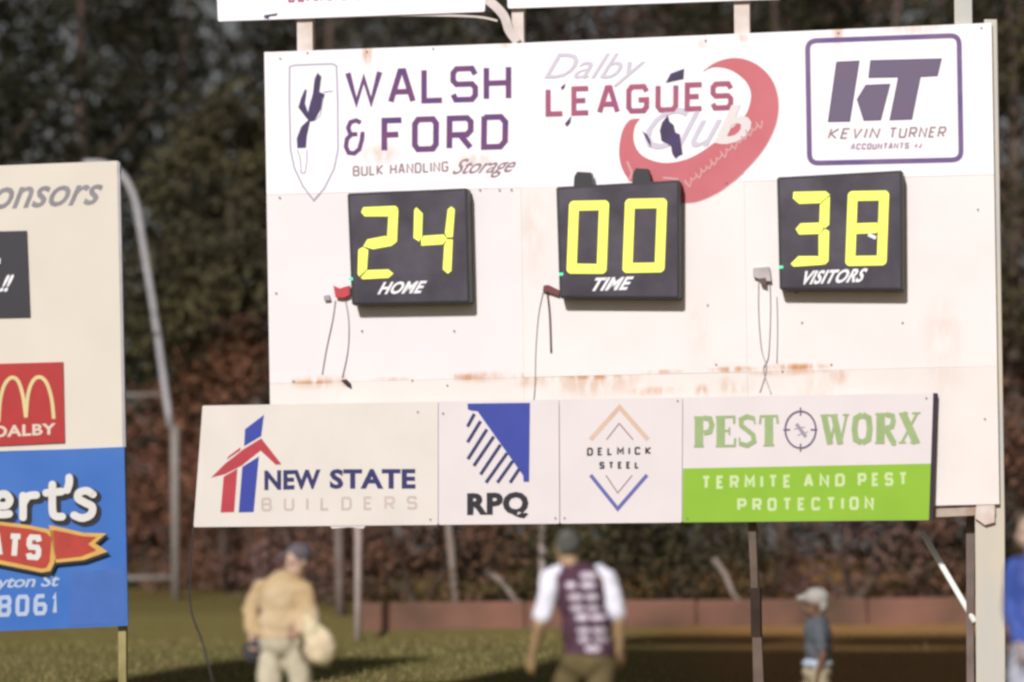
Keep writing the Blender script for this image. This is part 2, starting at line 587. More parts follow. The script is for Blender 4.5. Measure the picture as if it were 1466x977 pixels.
# ------------------------------------------------------------------ ground
gm = bpy.data.materials.new('ground_grass_and_dirt')
gm.use_nodes = True
n, l = gm.node_tree.nodes, gm.node_tree.links
b = n['Principled BSDF']; b.inputs['Roughness'].default_value = .95; b.inputs['Specular IOR Level'].default_value = .1
tc = n.new('ShaderNodeTexCoord')
n1 = n.new('ShaderNodeTexNoise'); n1.inputs['Scale'].default_value = .5; n1.inputs['Detail'].default_value = 5
n2 = n.new('ShaderNodeTexNoise'); n2.inputs['Scale'].default_value = 6; n2.inputs['Detail'].default_value = 6
l.new(tc.outputs['Object'], n1.inputs[0]); l.new(tc.outputs['Object'], n2.inputs[0])
sep = n.new('ShaderNodeSeparateXYZ'); l.new(tc.outputs['Object'], sep.inputs[0])
# bare red-brown earth starts beyond the mown grass
mr = n.new('ShaderNodeMapRange'); mr.inputs['From Min'].default_value = 39; mr.inputs['From Max'].default_value = 53
l.new(sep.outputs['Y'], mr.inputs['Value'])
mrx = n.new('ShaderNodeMapRange'); mrx.inputs['From Min'].default_value = .2; mrx.inputs['From Max'].default_value = 3
l.new(sep.outputs['X'], mrx.inputs['Value'])
am = n.new('ShaderNodeMath'); am.operation = 'MAXIMUM'; l.new(mr.outputs[0], am.inputs[0]); l.new(mrx.outputs[0], am.inputs[1])
ad = n.new('ShaderNodeMath'); ad.operation = 'ADD'; l.new(am.outputs[0], ad.inputs[0])
sc_ = n.new('ShaderNodeMath'); sc_.operation = 'MULTIPLY_ADD'; sc_.inputs[1].default_value = 1.6; sc_.inputs[2].default_value = -.8
l.new(n1.outputs['Fac'], sc_.inputs[0]); l.new(sc_.outputs[0], ad.inputs[1])
ad.use_clamp = True
g1 = n.new('ShaderNodeMix'); g1.data_type = 'RGBA'; g1.inputs[6].default_value = (.15, .15, .045, 1); g1.inputs[7].default_value = (.15, .11, .045, 1)
l.new(n2.outputs['Fac'], g1.inputs[0])
g2 = n.new('ShaderNodeMix'); g2.data_type = 'RGBA'; g2.inputs[7].default_value = (.30, .17, .06, 1)
g3 = n.new('ShaderNodeMix'); g3.data_type = 'RGBA'; g3.inputs[6].default_value = (.14, .105, .035, 1); g3.inputs[7].default_value = (.27, .145, .055, 1)
l.new(mrx.outputs[0], g3.inputs[0]); l.new(g3.outputs[2], g2.inputs[7])
l.new(ad.outputs[0], g2.inputs[0]); l.new(g1.outputs[2], g2.inputs[6]); l.new(g2.outputs[2], b.inputs['Base Color'])
bp = n.new('ShaderNodeBump'); bp.inputs['Strength'].default_value = .6; bp.inputs['Distance'].default_value = .05
l.new(n2.outputs['Fac'], bp.inputs['Height']); l.new(bp.outputs[0], b.inputs['Normal'])

bm = bmesh.new()
ys = [-300, -60, 0, 10, 20, 25, 28, 31, 33, 35, 38, 41, 44, 44.5, 47, 50, 55, 60, 75, 120, 300, 900]
xs = [-900, -200, -60, -20, -12, -8, -5, -3, -1, 1, 3, 5, 8, 12, 20, 60, 200, 900]
gv = [[bm.verts.new((x, y, ground_z(y) + (random.uniform(-.02, .02) if 31 < y < 60 and abs(x) < 25 else 0))) for x in xs] for y in ys]
for j in range(len(ys) - 1):
    for i in range(len(xs) - 1):
        bm.faces.new((gv[j][i], gv[j][i + 1], gv[j + 1][i + 1], gv[j + 1][i]))
tag(from_bm('ground', bm, gm, smooth=True), kind='structure')

# grass blades over the part of the field that shows
vs, fs = [], []
for k in range(46000):
    y = random.uniform(24, 43.8)
    x = random.uniform(-.19, .19) * y
    if y > 40 and random.random() < (y - 38) / 8:
        continue
    if x > .5 and random.random() < min(.93, (x - .5) * .6):
        continue
    h = random.uniform(.025, .07) * (1.6 if random.random() < .06 else 1)
    a = random.uniform(0, 6.28)
    z = ground_z(y) - .01
    w = random.uniform(.008, .02)
    dx, dy = math.cos(a) * w, math.sin(a) * w
    lx, ly = random.uniform(-.04, .04), random.uniform(-.04, .04)
    i = len(vs)
    vs += [(x - dx, y - dy, z), (x + dx, y + dy, z), (x + lx, y + ly, z + h)]
    fs.append((i, i + 1, i + 2))
me = bpy.data.meshes.new('grass'); me.from_pydata(vs, [], fs)
M_grass = mat('grass_blades', (.20, .20, .06), .8, .2, .9, col2=(.25, .18, .08))
tag(link('grass', me, M_grass), 'short worn green and brown grass of the playing field', 'grass', kind='stuff')

# low concrete kerb wall behind the scoreboard
kd = 44.3
M_kerb = mat('pinkish_concrete', (.26, .12, .085), .95, .15, .7, .3, col2=(.09, .055, .035))
kr = empty('low_wall', (at(950, 890, kd).x, kd, ground_z(kd)))
xa, xb = at(508, 890, kd).x, at(1700, 890, kd).x
x = xa
while x < xb:
    x2 = min(x + 2.4, xb)
    bm = box_bm(x + .004 - kr.location.x, x2 - .004 - kr.location.x, -.14, .14, -.3, .30 + random.uniform(-.012, .012))
    bmesh.ops.bevel(bm, geom=list(bm.edges), offset=.035, segments=1, affect='EDGES')
    from_bm('concrete_block', bm, M_kerb, kr)
    x = x2
tag(kr, 'low pinkish concrete wall on the bank behind the scoreboard', 'wall')

# ------------------------------------------------------------------ trees and shrubs
def leaf_mesh(name, clumps, n_per, size, spread, m, parent, flat=1.0, droop=0.0):
    vs, fs = [], []
    for (cx, cy, cz, cr) in clumps:
        for _ in range(n_per):
            x = cx + random.gauss(0, cr * spread); y = cy + random.gauss(0, cr * spread); z = cz + random.gauss(0, cr * spread * flat)
            if z < .05: z = random.uniform(.05, .4)
            s = size * random.uniform(.5, 1.3)
            a, bb = random.uniform(0, 6.283), random.uniform(-1.2, 1.2)
            d = Vector((math.cos(a) * math.cos(bb), math.sin(a) * math.cos(bb), math.sin(bb) - droop)).normalized()
            e = d.cross(Vector((random.gauss(0, 1), random.gauss(0, 1), random.gauss(0, 1)))).normalized() * s * .32
            p = Vector((x, y, z)); i = len(vs)
            vs += [tuple(p), tuple(p + d * s * .5 + e), tuple(p + d * s), tuple(p + d * s * .5 - e)]
            fs.append((i, i + 1, i + 2, i + 3))
    me = bpy.data.meshes.new(name); me.from_pydata(vs, [], fs)
    return link(name, me, m, parent)


M_bark = mat('grey_brown_bark', (.13, .09, .07), .9, .25, 5, .4, stretch=(1, 1, .25))
M_barkpale = mat('pale_bark', (.3, .24, .2), .9, .2, 5, .3, stretch=(1, 1, .3))
LEAF = {
 'dark':  mat('dark_green_leaves', (.018, .019, .014), .9, .2, .5, col2=(.038, .037, .017)),
 'olive': mat('olive_leaves', (.085, .075, .03), .9, .2, .6, col2=(.05, .042, .032)),
 'grey':  mat('grey_mauve_leaves', (.055, .045, .044), .9, .2, .5, col2=(.058, .054, .03)),
 'brown': mat('dry_brown_leaves', (.17, .085, .06), .9, .2, .7, col2=(.12, .07, .04)),
 'rust':  mat('rusty_brown_leaves', (.27, .12, .085), .9, .2, .6, col2=(.18, .09, .045)),
 'plum':  mat('plum_leaves', (.17, .09, .095), .9, .2, .6, col2=(.14, .095, .06)),
}


def tree(x, y, h, cr, base, kind, label, trunk_r=.16, lean=0.0, n=210, bark=None, size=.16):
    t = empty('tree', (x, y, ground_z(y) - .05))
    tag(t, label, 'tree', 'trees behind the scoreboard')
    bark = bark or M_bark
    top = Vector((lean, 0, h * .8))
    path = [Vector((0, 0, 0))]
    for k in range(1, 7):
        f = k / 6
        path.append(top * f + Vector((random.uniform(-.12, .12), random.uniform(-.12, .12), 0)) * (1 if k < 6 else .3))
    trunk = from_bm('trunk', tube_bm(path, trunk_r, 10, trunk_r * .35), bark, t, True)
    clumps = []
    nl = 7
    for k in range(nl):
        f = base / h + (1 - base / h) * (k + .5) / nl * .8
        a = k * 2.4 + random.uniform(-.4, .4)
        s = top * min(.98, f)
        L = cr * random.uniform(.6, 1.0)
        e = s + Vector((math.cos(a) * L, math.sin(a) * L, L * .55))
        mid = (s + e) / 2 + Vector((0, 0, -.1))
        from_bm('limb', tube_bm([s, mid, e], trunk_r * .38, 6, trunk_r * .12), bark, trunk, True)
        clumps.append((e.x, e.y, e.z, cr * .4))
    for k in range(34):
        a, r = random.uniform(0, 6.283), math.sqrt(random.random()) * cr
        z = random.uniform(base, h)
        f = (z - base) / (h - base)
        rr = r * (1.15 - .65 * f) * (0.75 + .25 * math.sin(f * 3.14))
        clumps.append((lean * f + math.cos(a) * rr, math.sin(a) * rr, z, cr * random.uniform(.16, .34)))
    leaf_mesh('crown', clumps, n, size, .62, LEAF[kind], t, .8, .25)
    return t


def shrub(x, y, w, h, kind, label, n=150, size=.11, cat='shrub'):
    t = empty('shrub', (x, y, ground_z(y) - .03))
    tag(t, label, cat, 'shrubs along the bank')
    bm = bmesh.new()
    for k in range(7):
        a = random.uniform(0, 6.28); L = random.uniform(.5, .9)
        b2 = tube_bm([(0, 0, 0), (math.cos(a) * w * .2, math.sin(a) * w * .2, h * .4 * L), (math.cos(a) * w * .45, math.sin(a) * w * .4, h * .85 * L)], .03, 5, .01)
        me_ = bpy.data.meshes.new('stem_part'); b2.to_mesh(me_); b2.free(); bm.from_mesh(me_); bpy.data.meshes.remove(me_)
    from_bm('stem', bm, M_bark, t)
    cl = [(random.uniform(-.5, .5) * w, random.uniform(-.35, .35) * w, random.uniform(.1, .95) * h, random.uniform(.14, .28) * w) for _ in range(22)]
    leaf_mesh('foliage', cl, n, size, .6, LEAF[kind], t, .8)
    return t


for m_ in LEAF.values():
    m_.node_tree.nodes['Principled BSDF'].inputs['Specular IOR Level'].default_value = .08
TS = [  # photo x, depth, height, crown radius, crown base, kind
 (-60, 52, 12.5, 3.0, 1.6, 'dark', 'dark green tree at the far left behind the sponsors board'),
 (120, 54, 13, 3.0, 2.2, 'dark', 'tall dark green tree rising above the sponsors board'),
 (270, 57, 13.5, 3.1, 2.6, 'grey', 'grey mauve leaved tree in the gap between the two boards'),
 (330, 51, 8.0, 1.7, 3.6, 'olive', 'shorter olive tree just left of the scoreboard edge'),
 (480, 56, 13.5, 3.0, 2.0, 'grey', 'grey tree behind the left end of the scoreboard top'),
 (700, 54, 13, 3.0, 2.4, 'grey', 'tree seen between the upper signs and the scoreboard'),
 (900, 57, 13, 3.1, 2.2, 'plum', 'plum tinted tree above the middle of the scoreboard'),
 (1120, 54, 13, 3.0, 2.2, 'dark', 'dark tree above the right half of the scoreboard'),
 (1300, 56, 13, 3.0, 2.2, 'plum', 'plum tinted tree behind the top right corner post'),
 (1460, 52, 13, 2.6, 3.0, 'olive', 'olive green tree past the right edge of the scoreboard'),
 (1600, 54, 12, 3.0, 1.8, 'brown', 'brown leaved tree at the far right edge'),
]
for (px, d, h, cr, bs, kind, lab) in TS:
    tree(at(px, 700, d).x, d, h, cr, bs, kind, lab)
for (px, d, w, h, kind, lab) in [
 (60, 53, 3.0, 2.6, 'brown', 'brown shrub hidden low behind the sponsors board'),
 (215, 53, 2.6, 3.4, 'rust', 'brown shrub between the sponsors board and the steel post'),
 (300, 53, 2.4, 3.9, 'rust', 'tall rusty brown shrub left of the builders sign'),
 (375, 50.5, 2.0, 5.3, 'rust', 'tallest rusty brown shrub against the scoreboard left edge'),
 (330, 51.5, 2.2, 1.9, 'brown', 'low brown shrub under the left end of the builders sign'),
 (470, 52, 2.4, 2.6, 'plum', 'plum brown shrub below the builders sign'),
 (600, 50, 2.6, 2.4, 'brown', 'brown shrub below the right end of the builders sign'),
 (730, 52, 2.4, 2.6, 'grey', 'grey shrub below the blue striped sign'),
 (860, 49.5, 2.0, 2.3, 'olive', 'olive shrub behind the person in the maroon jersey'),
 (960, 50, 2.4, 2.4, 'olive', 'olive shrub below the chevron sign'),
 (1100, 52, 2.6, 2.6, 'brown', 'brown shrub behind the middle leg under the green sign'),
 (1220, 50.5, 2.4, 2.5, 'plum', 'plum brown shrub below the green sign'),
 (1340, 50.6, 2.0, 2.3, 'dark', 'dark shrub beside the thick right leg'),
 (1450, 50, 2.2, 3.0, 'brown', 'brown shrub behind the person in blue'),
 (1580, 51, 2.6, 2.6, 'brown', 'brown shrub beyond the right edge'),
]:
    if px >= 470:
        d -= 4.2
    shrub(at(px, 800, d).x, d, w, h, kind, lab)
# a darker wood closing the view
cl = []
for k in range(420):
    x = random.uniform(-17, 17); z = random.uniform(0, 15)
    cl.append((x, random.uniform(-2.2, 2.2), z, random.uniform(.8, 1.4)))
w_ = leaf_mesh('far_wood', cl, 190, .28, .62, LEAF['dark'], None)
w_.location = (0, 66, 1.0)
tag(w_, 'dark mass of distant trees closing the background', 'trees', kind='stuff')

# pale bare sticks and slim trunks under the signs
def pole_thing(name, px0, py0, px1, py1, d, r, m, label, cat, group=None):
    A, B = at(px0, py0, d), at(px1, py1, d)
    root = empty(name, (B.x, B.y, ground_z(d)))
    B = Vector((B.x, B.y, ground_z(d) - .1))
    bm = tube_bm([p - root.location for p in (A, (A + B) / 2, B)], r, 10)
    o = from_bm(name, bm, m, None, True)
    o.location = root.location
    bpy.data.objects.remove(root)
    tag(o, label, cat, group)
    return o


M_palep = mat('pale_painted_pole', (.42, .34, .31), .7, .15, 3)
M_dimp = mat('dim_grey_pole', (.2, .15, .13), .8, .2, 3)
pole_thing('fence_post', 513, 730, 512, 895, 43.2, .05, M_palep, 'pale thin post in front of the low wall under the builders sign', 'post')
pole_thing('fence_post', 776, 730, 777, 890, 44.9, .05, M_palep, 'pale thin post rising behind the head of the person in maroon', 'post')
pole_thing('fence_post', 484, 730, 488, 880, 44.8, .07, M_dimp, 'dim brown post left of the pale thin post', 'post')
pole_thing('sapling_trunk', 640, 730, 655, 860, 44.9, .05, M_barkpale, 'pale slanting sapling trunk below the builders sign end', 'sapling')
for (a, c, d, r, lab) in [((698, 818), (735, 856), 44.9, .045, 'short pale branch lying left of the maroon jersey'),
                       ((1022, 800), (1050, 852), 44.9, .05, 'pale crooked branch left of the middle leg')]:
    A, B = at(*a, d), at(*c, d - .3)
    o = from_bm('fallen_branch', tube_bm([A - B, (A - B) * .5 + Vector((.02, 0, .04)), Vector((0, 0, 0)), Vector((.25, .1, -(B.z - ground_z(d)) - .02))], r, 8, r * .6), M_barkpale, None, True)
    o.location = B
    tag(o, lab, 'branch')

# steel frame behind the sponsors board
fd = 49.0
fr = empty('steel_frame', (at(252, 855, fd).x, fd, ground_z(fd)))
def fr_tube(name, pts, r, m=M_galv):
    P = [at(a, b_, fd) - Vector(fr.location) for a, b_ in pts]
    return from_bm(name, tube_bm(P, r, 12), m, fr, True)
fr_tube('post', [(250, 610), (251, 730), (252, 862)], .065, mat('dull_grey_post', (.28, .25, .22), .7, .15, 3))
fr_tube('bent_tube', smooth_path([(120, 234), (150, 236), (176, 252), (193, 285), (200, 320), (222, 455), (244, 612)], 5), .05, mat('bright_galvanised_tube', (.50, .48, .50), .45, .12, 4))
fr_tube('rail', [(100, 829), (252, 828)], .045, mat('dull_grey_post', (.3, .27, .25)))
fr_tube('rail', [(100, 566), (235, 566)], .035, mat('dull_grey_post', (.3, .27, .25)))
tag(fr, 'grey steel frame with a bent tube and post right of the sponsors board', 'steel frame')

# ------------------------------------------------------------------ scoreboard
sb = Ctx(BP, 'scoreboard', 'large white and cream scoreboard with painted sponsor logos and rust stains', 'scoreboard')
def ey(x, a, c):    # y on a line through two points
    return a[1] + (c[1] - a[1]) * (x - a[0]) / (c[0] - a[0])
top = lambda x: ey(x, (378, 75), (740, 62)) if x < 740 else ey(x, (740, 62), (1420, 33))
m1 = lambda x: ey(x, (382, 279), (1424, 250))
m2 = lambda x: ey(x, (387, 549), (1429, 524))
bot = lambda x: ey(x, (391, 744), (1432, 722))
def vx(x, y):       # board verticals lean slightly
    return x + (y - 60) * .0165
cols = [378, 742, 1062, 1420]
rows = [top, m1, m2, bot]
for r in range(3):
    for k in range(3):
        x0, x1 = cols[k], cols[k + 1]
        g = .12
        q = []
        for (x, s) in ((x0, 1), (x1, -1)):
            for f, t in ((rows[r], 1), (rows[r + 1], -1)):
                y = f(x)
                q.append((vx(x, y) + (g * s if 0 < (k if s == 1 else k + 1) < 3 else 0), y + g * t * (1 if not (r == 0 and t == 1) else 0)))
        poly = [q[0], q[2], q[3], q[1]]
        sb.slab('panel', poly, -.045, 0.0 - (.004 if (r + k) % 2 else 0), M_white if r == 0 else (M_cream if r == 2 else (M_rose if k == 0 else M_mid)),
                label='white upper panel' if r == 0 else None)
# backing rails and legs
def board_bar(name, pts, wd, dp, w1, m, ctx=sb, label=None):
    a, c = Vector(pts[0]), Vector(pts[1])
    d = (c - a).normalized(); nn = Vector((-d.y, d.x)) * wd / 2
    return ctx.slab(name, [tuple(a + nn), tuple(c + nn), tuple(c - nn), tuple(a - nn)], w1 - dp, w1, m, label=label)

# big right leg, up behind the board
def base_y(x, w=0):
    # pixel row where a leg at this x meets the ground
    lo, hi = 700, 1500
    for _ in range(40):
        mid = (lo + hi) / 2
        p = BP.M @ BP.uv(x, mid, w)
        if p.z > -.08: lo = mid
        else: hi = mid
    return hi
sb.slab('leg', [(1409, 28), (1427, 28), (1438, 736), (1439, base_y(1439)), (1398, base_y(1398)), (1396, 740)], -.26, -.06, M_postgrey, label='thick weathered right leg')
sb.slab('leg', [(1383, 728), (1396, 728), (1394, 905), (1395, base_y(1395)), (1384, base_y(1384))], -.42, -.30, M_dimp, label='thin dark leg beside the thick one')
for x, wd, m in ((436, 22, M_steelw), (741, 17, M_steelw), (1062, 22, M_steelw), (1379, 25, M_postgrey)):
    sb.slab('post', [(x - wd / 2 - 3, -230), (x + wd / 2 - 3, -230), (x + wd / 2 + 1, 110), (x - wd / 2 + 1, 110)], -.16, -.055, m)
0 and sb.slab('leg', [(770, 735), (781, 735), (783, 905), (784, base_y(784)), (772, base_y(772)), (771, 905)], -.16, -.06, M_steelw, label='slim pale leg')
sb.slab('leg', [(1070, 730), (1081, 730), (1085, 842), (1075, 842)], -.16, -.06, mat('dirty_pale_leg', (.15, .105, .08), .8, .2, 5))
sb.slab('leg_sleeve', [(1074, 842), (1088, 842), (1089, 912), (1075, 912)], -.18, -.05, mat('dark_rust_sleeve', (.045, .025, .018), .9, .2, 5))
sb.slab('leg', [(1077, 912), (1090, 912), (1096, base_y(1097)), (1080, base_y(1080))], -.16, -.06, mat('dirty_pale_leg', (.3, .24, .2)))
board_bar('bottom_rail', ((1330, 735), (1425, 731)), 12, .12, -.02, M_rustbeam)
board_bar('bottom_rail', ((400, 752), (1330, 741)), 5, .1, -.02, M_rustbeam)
sb.slab('bracket', [(1398, 722), (1424, 720), (1424, 748), (1410, 752), (1396, 742)], -.055, -.01, M_steelw)
# curled flap of sheet at the second post
crv = smooth_path([(690, -6), (708, 8), (722, 24), (729, 44), (741, 60)], 6)
sb.flat('torn_flap', stroke(crv, 13, w2=13), -.01, mat('flap_paint', (.62, .54, .50), .5, .1, 5))
sb.flat('hanging_strip', stroke(smooth_path([(500, 24), (600, 22), (680, 24), (712, 30)], 5), 3), -.02, mat('flap_paint', (.6, .5, .5)))
# bolts
bolts = [(401, 84), (440, 76), (525, 74), (620, 70), (1010, 58), (1200, 47), (1405, 40), (400, 283), (687, 272), (715, 272), (732, 272),
         (1040, 262), (1140, 420), (1292, 462), (1148, 462), (518, 474), (650, 474), (1013, 437), (1025, 522), (1120, 532), (420, 546), (640, 552), (590, 545), (1190, 522), (395, 420), (1400, 300), (1410, 600)]
for i, (x, y) in enumerate(bolts):
    sb.slab('bolt', [(x + 1.4 * math.cos(a), y + 1.4 * math.sin(a)) for a in [k * math.pi / 3 for k in range(6)]], 0, .012, M_small)
# hole in the sheet
sb.flat('hole', [[(488, 545), (496, 543), (503, 550), (504, 558), (497, 554)]], .0012, M_blackp, label='dark torn hole')

# --- logo 1: shield and letters
Z = lambda L, ox, oy, s: [(ox + x / s, oy + y / s) for x, y in L]
z1 = lambda L: Z(L, 380, 60, 3.6175)
shield = z1([(125, 130), (150, 122), (345, 115), (368, 125), (374, 300), (376, 560), (355, 660), (305, 760), (250, 822), (195, 750), (150, 655), (130, 560), (124, 300)])
sb.flat('shield_outline', stroke(shield, 2.2, True), .0012, M_lightline)
sb.shapes('bird_emblem', [z1(q) for q in (
    [(270, 160), (290, 182), (280, 260), (308, 272), (292, 340), (255, 410), (235, 415), (215, 400), (225, 340), (245, 270), (255, 190)],
    [(205, 245), (215, 252), (205, 320), (225, 380), (215, 400), (170, 340), (185, 290)],
    [(222, 405), (232, 412), (215, 490), (210, 550), (165, 552), (162, 500), (185, 440)])], .0012, M_navyp)
sb.flat('bird_outline', stroke(z1([(165, 560), (180, 600), (185, 680), (205, 680), (215, 620), (215, 560)]), 1.6) + stroke(z1([(300, 262), (350, 256)]), 2) + stroke(z1([(300, 290), (285, 380), (255, 410)]), 1.5), .0012, M_lightline)
sb.letters('lettering', strokes('WALSH', [(494, 101), (732, 92), (732, 145), (494, 152)], 8.0, .2) , .0012, M_purple, label='WALSH')
sb.letters('lettering', strokes('&', [(492, 170), (525, 169), (525, 222), (492, 224)], 6.4), .0012, M_purple, label='the name between WALSH and FORD')
sb.letters('lettering', strokes('FORD', [(546, 169), (728, 163), (727, 214), (546, 220)], 8.4, .28), .0012, M_purple, label='FORD')
sb.letters('lettering', strokes('BULK HANDLING', [(505, 238), (642, 231), (642, 246), (505, 253)], 2.4, .2), .0012, M_small, label='BULK HANDLING')
text_part(sb, 'Storage', [(652, 228), (742, 224), (733, 254), (645, 257)], .0012, M_small, .012, .5, .95, label='Storage')
# --- logo 2: red swoosh and letters
z2 = lambda L: Z(L, 750, 60, 3.6175)
outer = smooth_path(z2([(930, 152), (1000, 105), (1100, 85), (1200, 115), (1280, 190), (1316, 290), (1312, 400), (1270, 510), (1200, 610), (1100, 710), (1000, 785), (900, 828), (820, 836)]), 4)
mid_ = z2([(700, 800), (600, 760)])
left = smooth_path(z2([(540, 712), (508, 655), (494, 590), (497, 520), (515, 450), (552, 404), (600, 398)]), 4)
inner = smooth_path(z2([(600, 400), (574, 440), (568, 510), (595, 572), (650, 610), (740, 628), (850, 606), (950, 550), (1060, 460), (1135, 395), (1165, 340), (1176, 270), (1152, 210), (1100, 162), (1040, 136), (980, 132), (935, 150)]), 4)
sb.flat('swoosh_emblem', [outer + mid_ + left + inner], .0008, M_pinkred)
sb.flat('swoosh_edge', stroke(outer, 1.2), .0026, M_ghostpink)
sb.shapes('bird_emblem', [z2(q) for q in (
    [(735, 212), (760, 165), (800, 150), (830, 140), (826, 192), (790, 200)],
    [(745, 380), (715, 420), (704, 460), (712, 512), (762, 540), (768, 580), (786, 606), (800, 592), (822, 582), (808, 480), (785, 470), (775, 430), (755, 415)],
    [(612, 462), (640, 482), (655, 512), (660, 550), (642, 520)], [(245, 385), (240, 420), (222, 440), (212, 425)], [(215, 215), (208, 240), (195, 250), (192, 235)])], .0034, M_navyp)
sb.letters('lettering', strokes('LEAGUES', z2([(112, 236), (1085, 203), (1083, 352), (112, 388)]), 7.2, .28), .0022, M_pinktext, label='LEAGUES')
text_part(sb, 'Dalby', z2([(120, 60), (640, 60), (600, 232), (100, 232)]), .0016, M_ghost, .0, .4, label='Dalby')
text_part(sb, 'Clu', z2([(640, 350), (1040, 330), (1000, 540), (620, 560)]), .0016, M_ghost, .0, .4, label='Clu')
text_part(sb, 'b', z2([(1010, 330), (1180, 322), (1175, 520), (985, 535)]), .0036, M_signwhite, .03, .3, label='b')
wig = []
cp = []
for k in range(46):
    tt = k / 45
    ax, ay = 835 + 395 * tt, 742 - 325 * tt
    q_ = math.sin(k * 2.1) * (17 + 9 * math.sin(k * .9)); r_ = math.cos(k * 2.1) * 8
    cp.append((ax + r_ * .77 - q_ * .3, ay - r_ * .6 - q_ * .9))
wig += stroke(smooth_path(z2(cp), 3), 2.2)
wig += stroke(z2([(535, 620), (560, 680), (545, 720)]), 3) + stroke(z2([(720, 705), (800, 712)]), 3)
sb.flat('script_marks', wig, .0028, M_ghostpink, label='faded illegible script along the red band')
# --- logo 3: KT
z3 = lambda L: Z(L, 1100, 0, 3.907)
def rrect(q, r, n=5):
    out = []
    Q = [Vector(p) for p in q]
    for i in range(4):
        p, a, c = Q[i], Q[i - 1], Q[(i + 1) % 4]
        d0, d1 = (a - p).normalized() * r, (c - p).normalized() * r
        for k in range(n + 1):
            t = k / n
            out.append(tuple((p + d0) * (1 - t) ** 2 + p * 2 * t * (1 - t) + (p + d1) * t * t))
    return out
sb.flat('border', stroke(rrect([(1156, 59), (1373, 51), (1376, 229), (1159, 234)], 13), 7.2, True), .0012, M_frameline, label='violet rounded border')
sb.shapes('initial', [z3(q) for q in (
    [(382, 348), (508, 342), (455, 680), (335, 682)], [(545, 478), (680, 472), (628, 672), (535, 675), (497, 557)],
    [(572, 340), (968, 330), (945, 425), (850, 430), (802, 668), (680, 672), (728, 432), (562, 435)])], .0012, M_greyp, label='KT')
sb.flat('initials_edge', sum([stroke(z3(q), 1.1, True) for q in (
    [(382, 348), (508, 342), (455, 680), (335, 682)], [(545, 478), (680, 472), (628, 672), (535, 675), (497, 557)],
    [(572, 340), (968, 330), (945, 425), (850, 430), (802, 668), (680, 672), (728, 432), (562, 435)])], []), .0022, M_navyp)
sb.letters('lettering', strokes('KEVIN', z3([(350, 718), (630, 716), (612, 775), (330, 780)]), 2.6, .35) + strokes('TURNER', z3([(680, 714), (1000, 708), (985, 770), (670, 775)]), 2.6, .3), .0012, M_small, label='KEVIN TURNER')
mk = sum([p_ for _, p_ in strokes('ACCOUNTANTS', z3([(465, 804), (790, 798), (785, 832), (458, 838)]), 2.0, .2) + strokes('4J', z3([(820, 802), (860, 800), (857, 826), (816, 828)]), 1.8, .2)], [])
sb.flat('small_marks', mk, .004, mat('faded_mauve_paint', S(196, 166, 190), .6, .1), label='small illegible line')

# ------------------------------------------------------------------ score displays
M_side = mat('display_side_grey', (.14, .11, .14), .5, .15, 4)
def seg(ctx, polys_list, parent_name='digit'):
    d = None
    return d


def display(name, label, box, digits, words, wq, led, bumps=()):
    o0 = ((box[2][0] + box[3][0]) / 2, (box[2][1] + box[3][1]) / 2)
    D = Ctx(BP, name, label, 'score display', 'score displays on the board', o0, .004)
    W = .20
    D.slab('housing', box, .014, W, M_black, bevel=.012)
    def ins(k):
        c = Vector((sum(p[0] for p in box) / 4, sum(p[1] for p in box) / 4))
        return [tuple(c + (Vector(p) - c) * k) for p in box]
    D.slab('screen', ins(.955), W - .001, W + .004, M_face)
    for dg in digits:
        px = [p for s in dg for p in s]
        cx = sum(p[0] for p in px) / len(px); cy = sum(p[1] for p in px) / len(px)
        P = None
        for i, s in enumerate(dg):
            wj = W + .012
            poly = s
            if P is None:
                mx_ = (min(p[0] for p in px) - 2, max(p[0] for p in px) + 2, min(p[1] for p in px) - 2, max(p[1] for p in px) + 2)
                P = D.slab('digit', [(mx_[0], mx_[2]), (mx_[1], mx_[2]), (mx_[1], mx_[3]), (mx_[0], mx_[3])], W + .0045, W + .006, M_face)
            D.slab('segment', poly, W + .0065, W + .012, M_led, parent=P)
    text_part(D, words, wq, W + .008, M_labelw, .035, .35, 1.05, label=words)
    x, y = led
    D.slab('indicator_light', [(x - 3, y - 2), (x + 3, y - 2.5), (x + 3, y + 1.5), (x - 3, y + 2)], W + .005, W + .01, M_ledgreen)
    for (bx0, by0, bx1, by1) in bumps:
        D.slab('bracket', [(bx0 + 5, by0), (bx1 - 4, by0 + 1), (bx1, by1), (bx0, by1), (bx0 + 1, by0 + 7)], .05, W - .03, M_black, bevel=.004)
    return D


M_face2 = mat('dark_segment_window', (.045, .035, .048), .28, .2, 2.2)
t = 14


def zero(q):
    """ring of a digit as four mitred, round-cornered segments; q = TL TR BR BL outer corners"""
    TL, TR, BR, BL = [Vector(p) for p in q]
    ux = (TR - TL).normalized(); uy = (BL - TL).normalized()
    c = 5
    iTL, iTR, iBR, iBL = TL + ux * t + uy * t, TR - ux * t + uy * t, BR - ux * t - uy * t, BL + ux * t - uy * t
    g = .35
    T = lambda *a: [tuple(v) for v in a]
    def cor(P, a, b_):  # chamfer pair
        return P + a * c, P + b_ * c
    tl1, tl2 = cor(TL, uy, ux); tr1, tr2 = cor(TR, -ux, uy); br1, br2 = cor(BR, -uy, -ux); bl1, bl2 = cor(BL, ux, -uy)
    mtl, mtr, mbr, mbl = (tl1 + tl2) / 2 - (ux + uy) * .6, (tr1 + tr2) / 2 + (ux - uy) * .6, (br1 + br2) / 2 + (ux + uy) * .6, (bl1 + bl2) / 2 + (uy - ux) * .6
    return [T(mtl, tl2, tr1, mtr, iTR, iTL), T(mtr, tr2, br1, mbr, iBR, iTR), T(mbr, br2, bl1, mbl, iBL, iBR), T(mbl, bl2, tl1, mtl, iTL, iBL)]


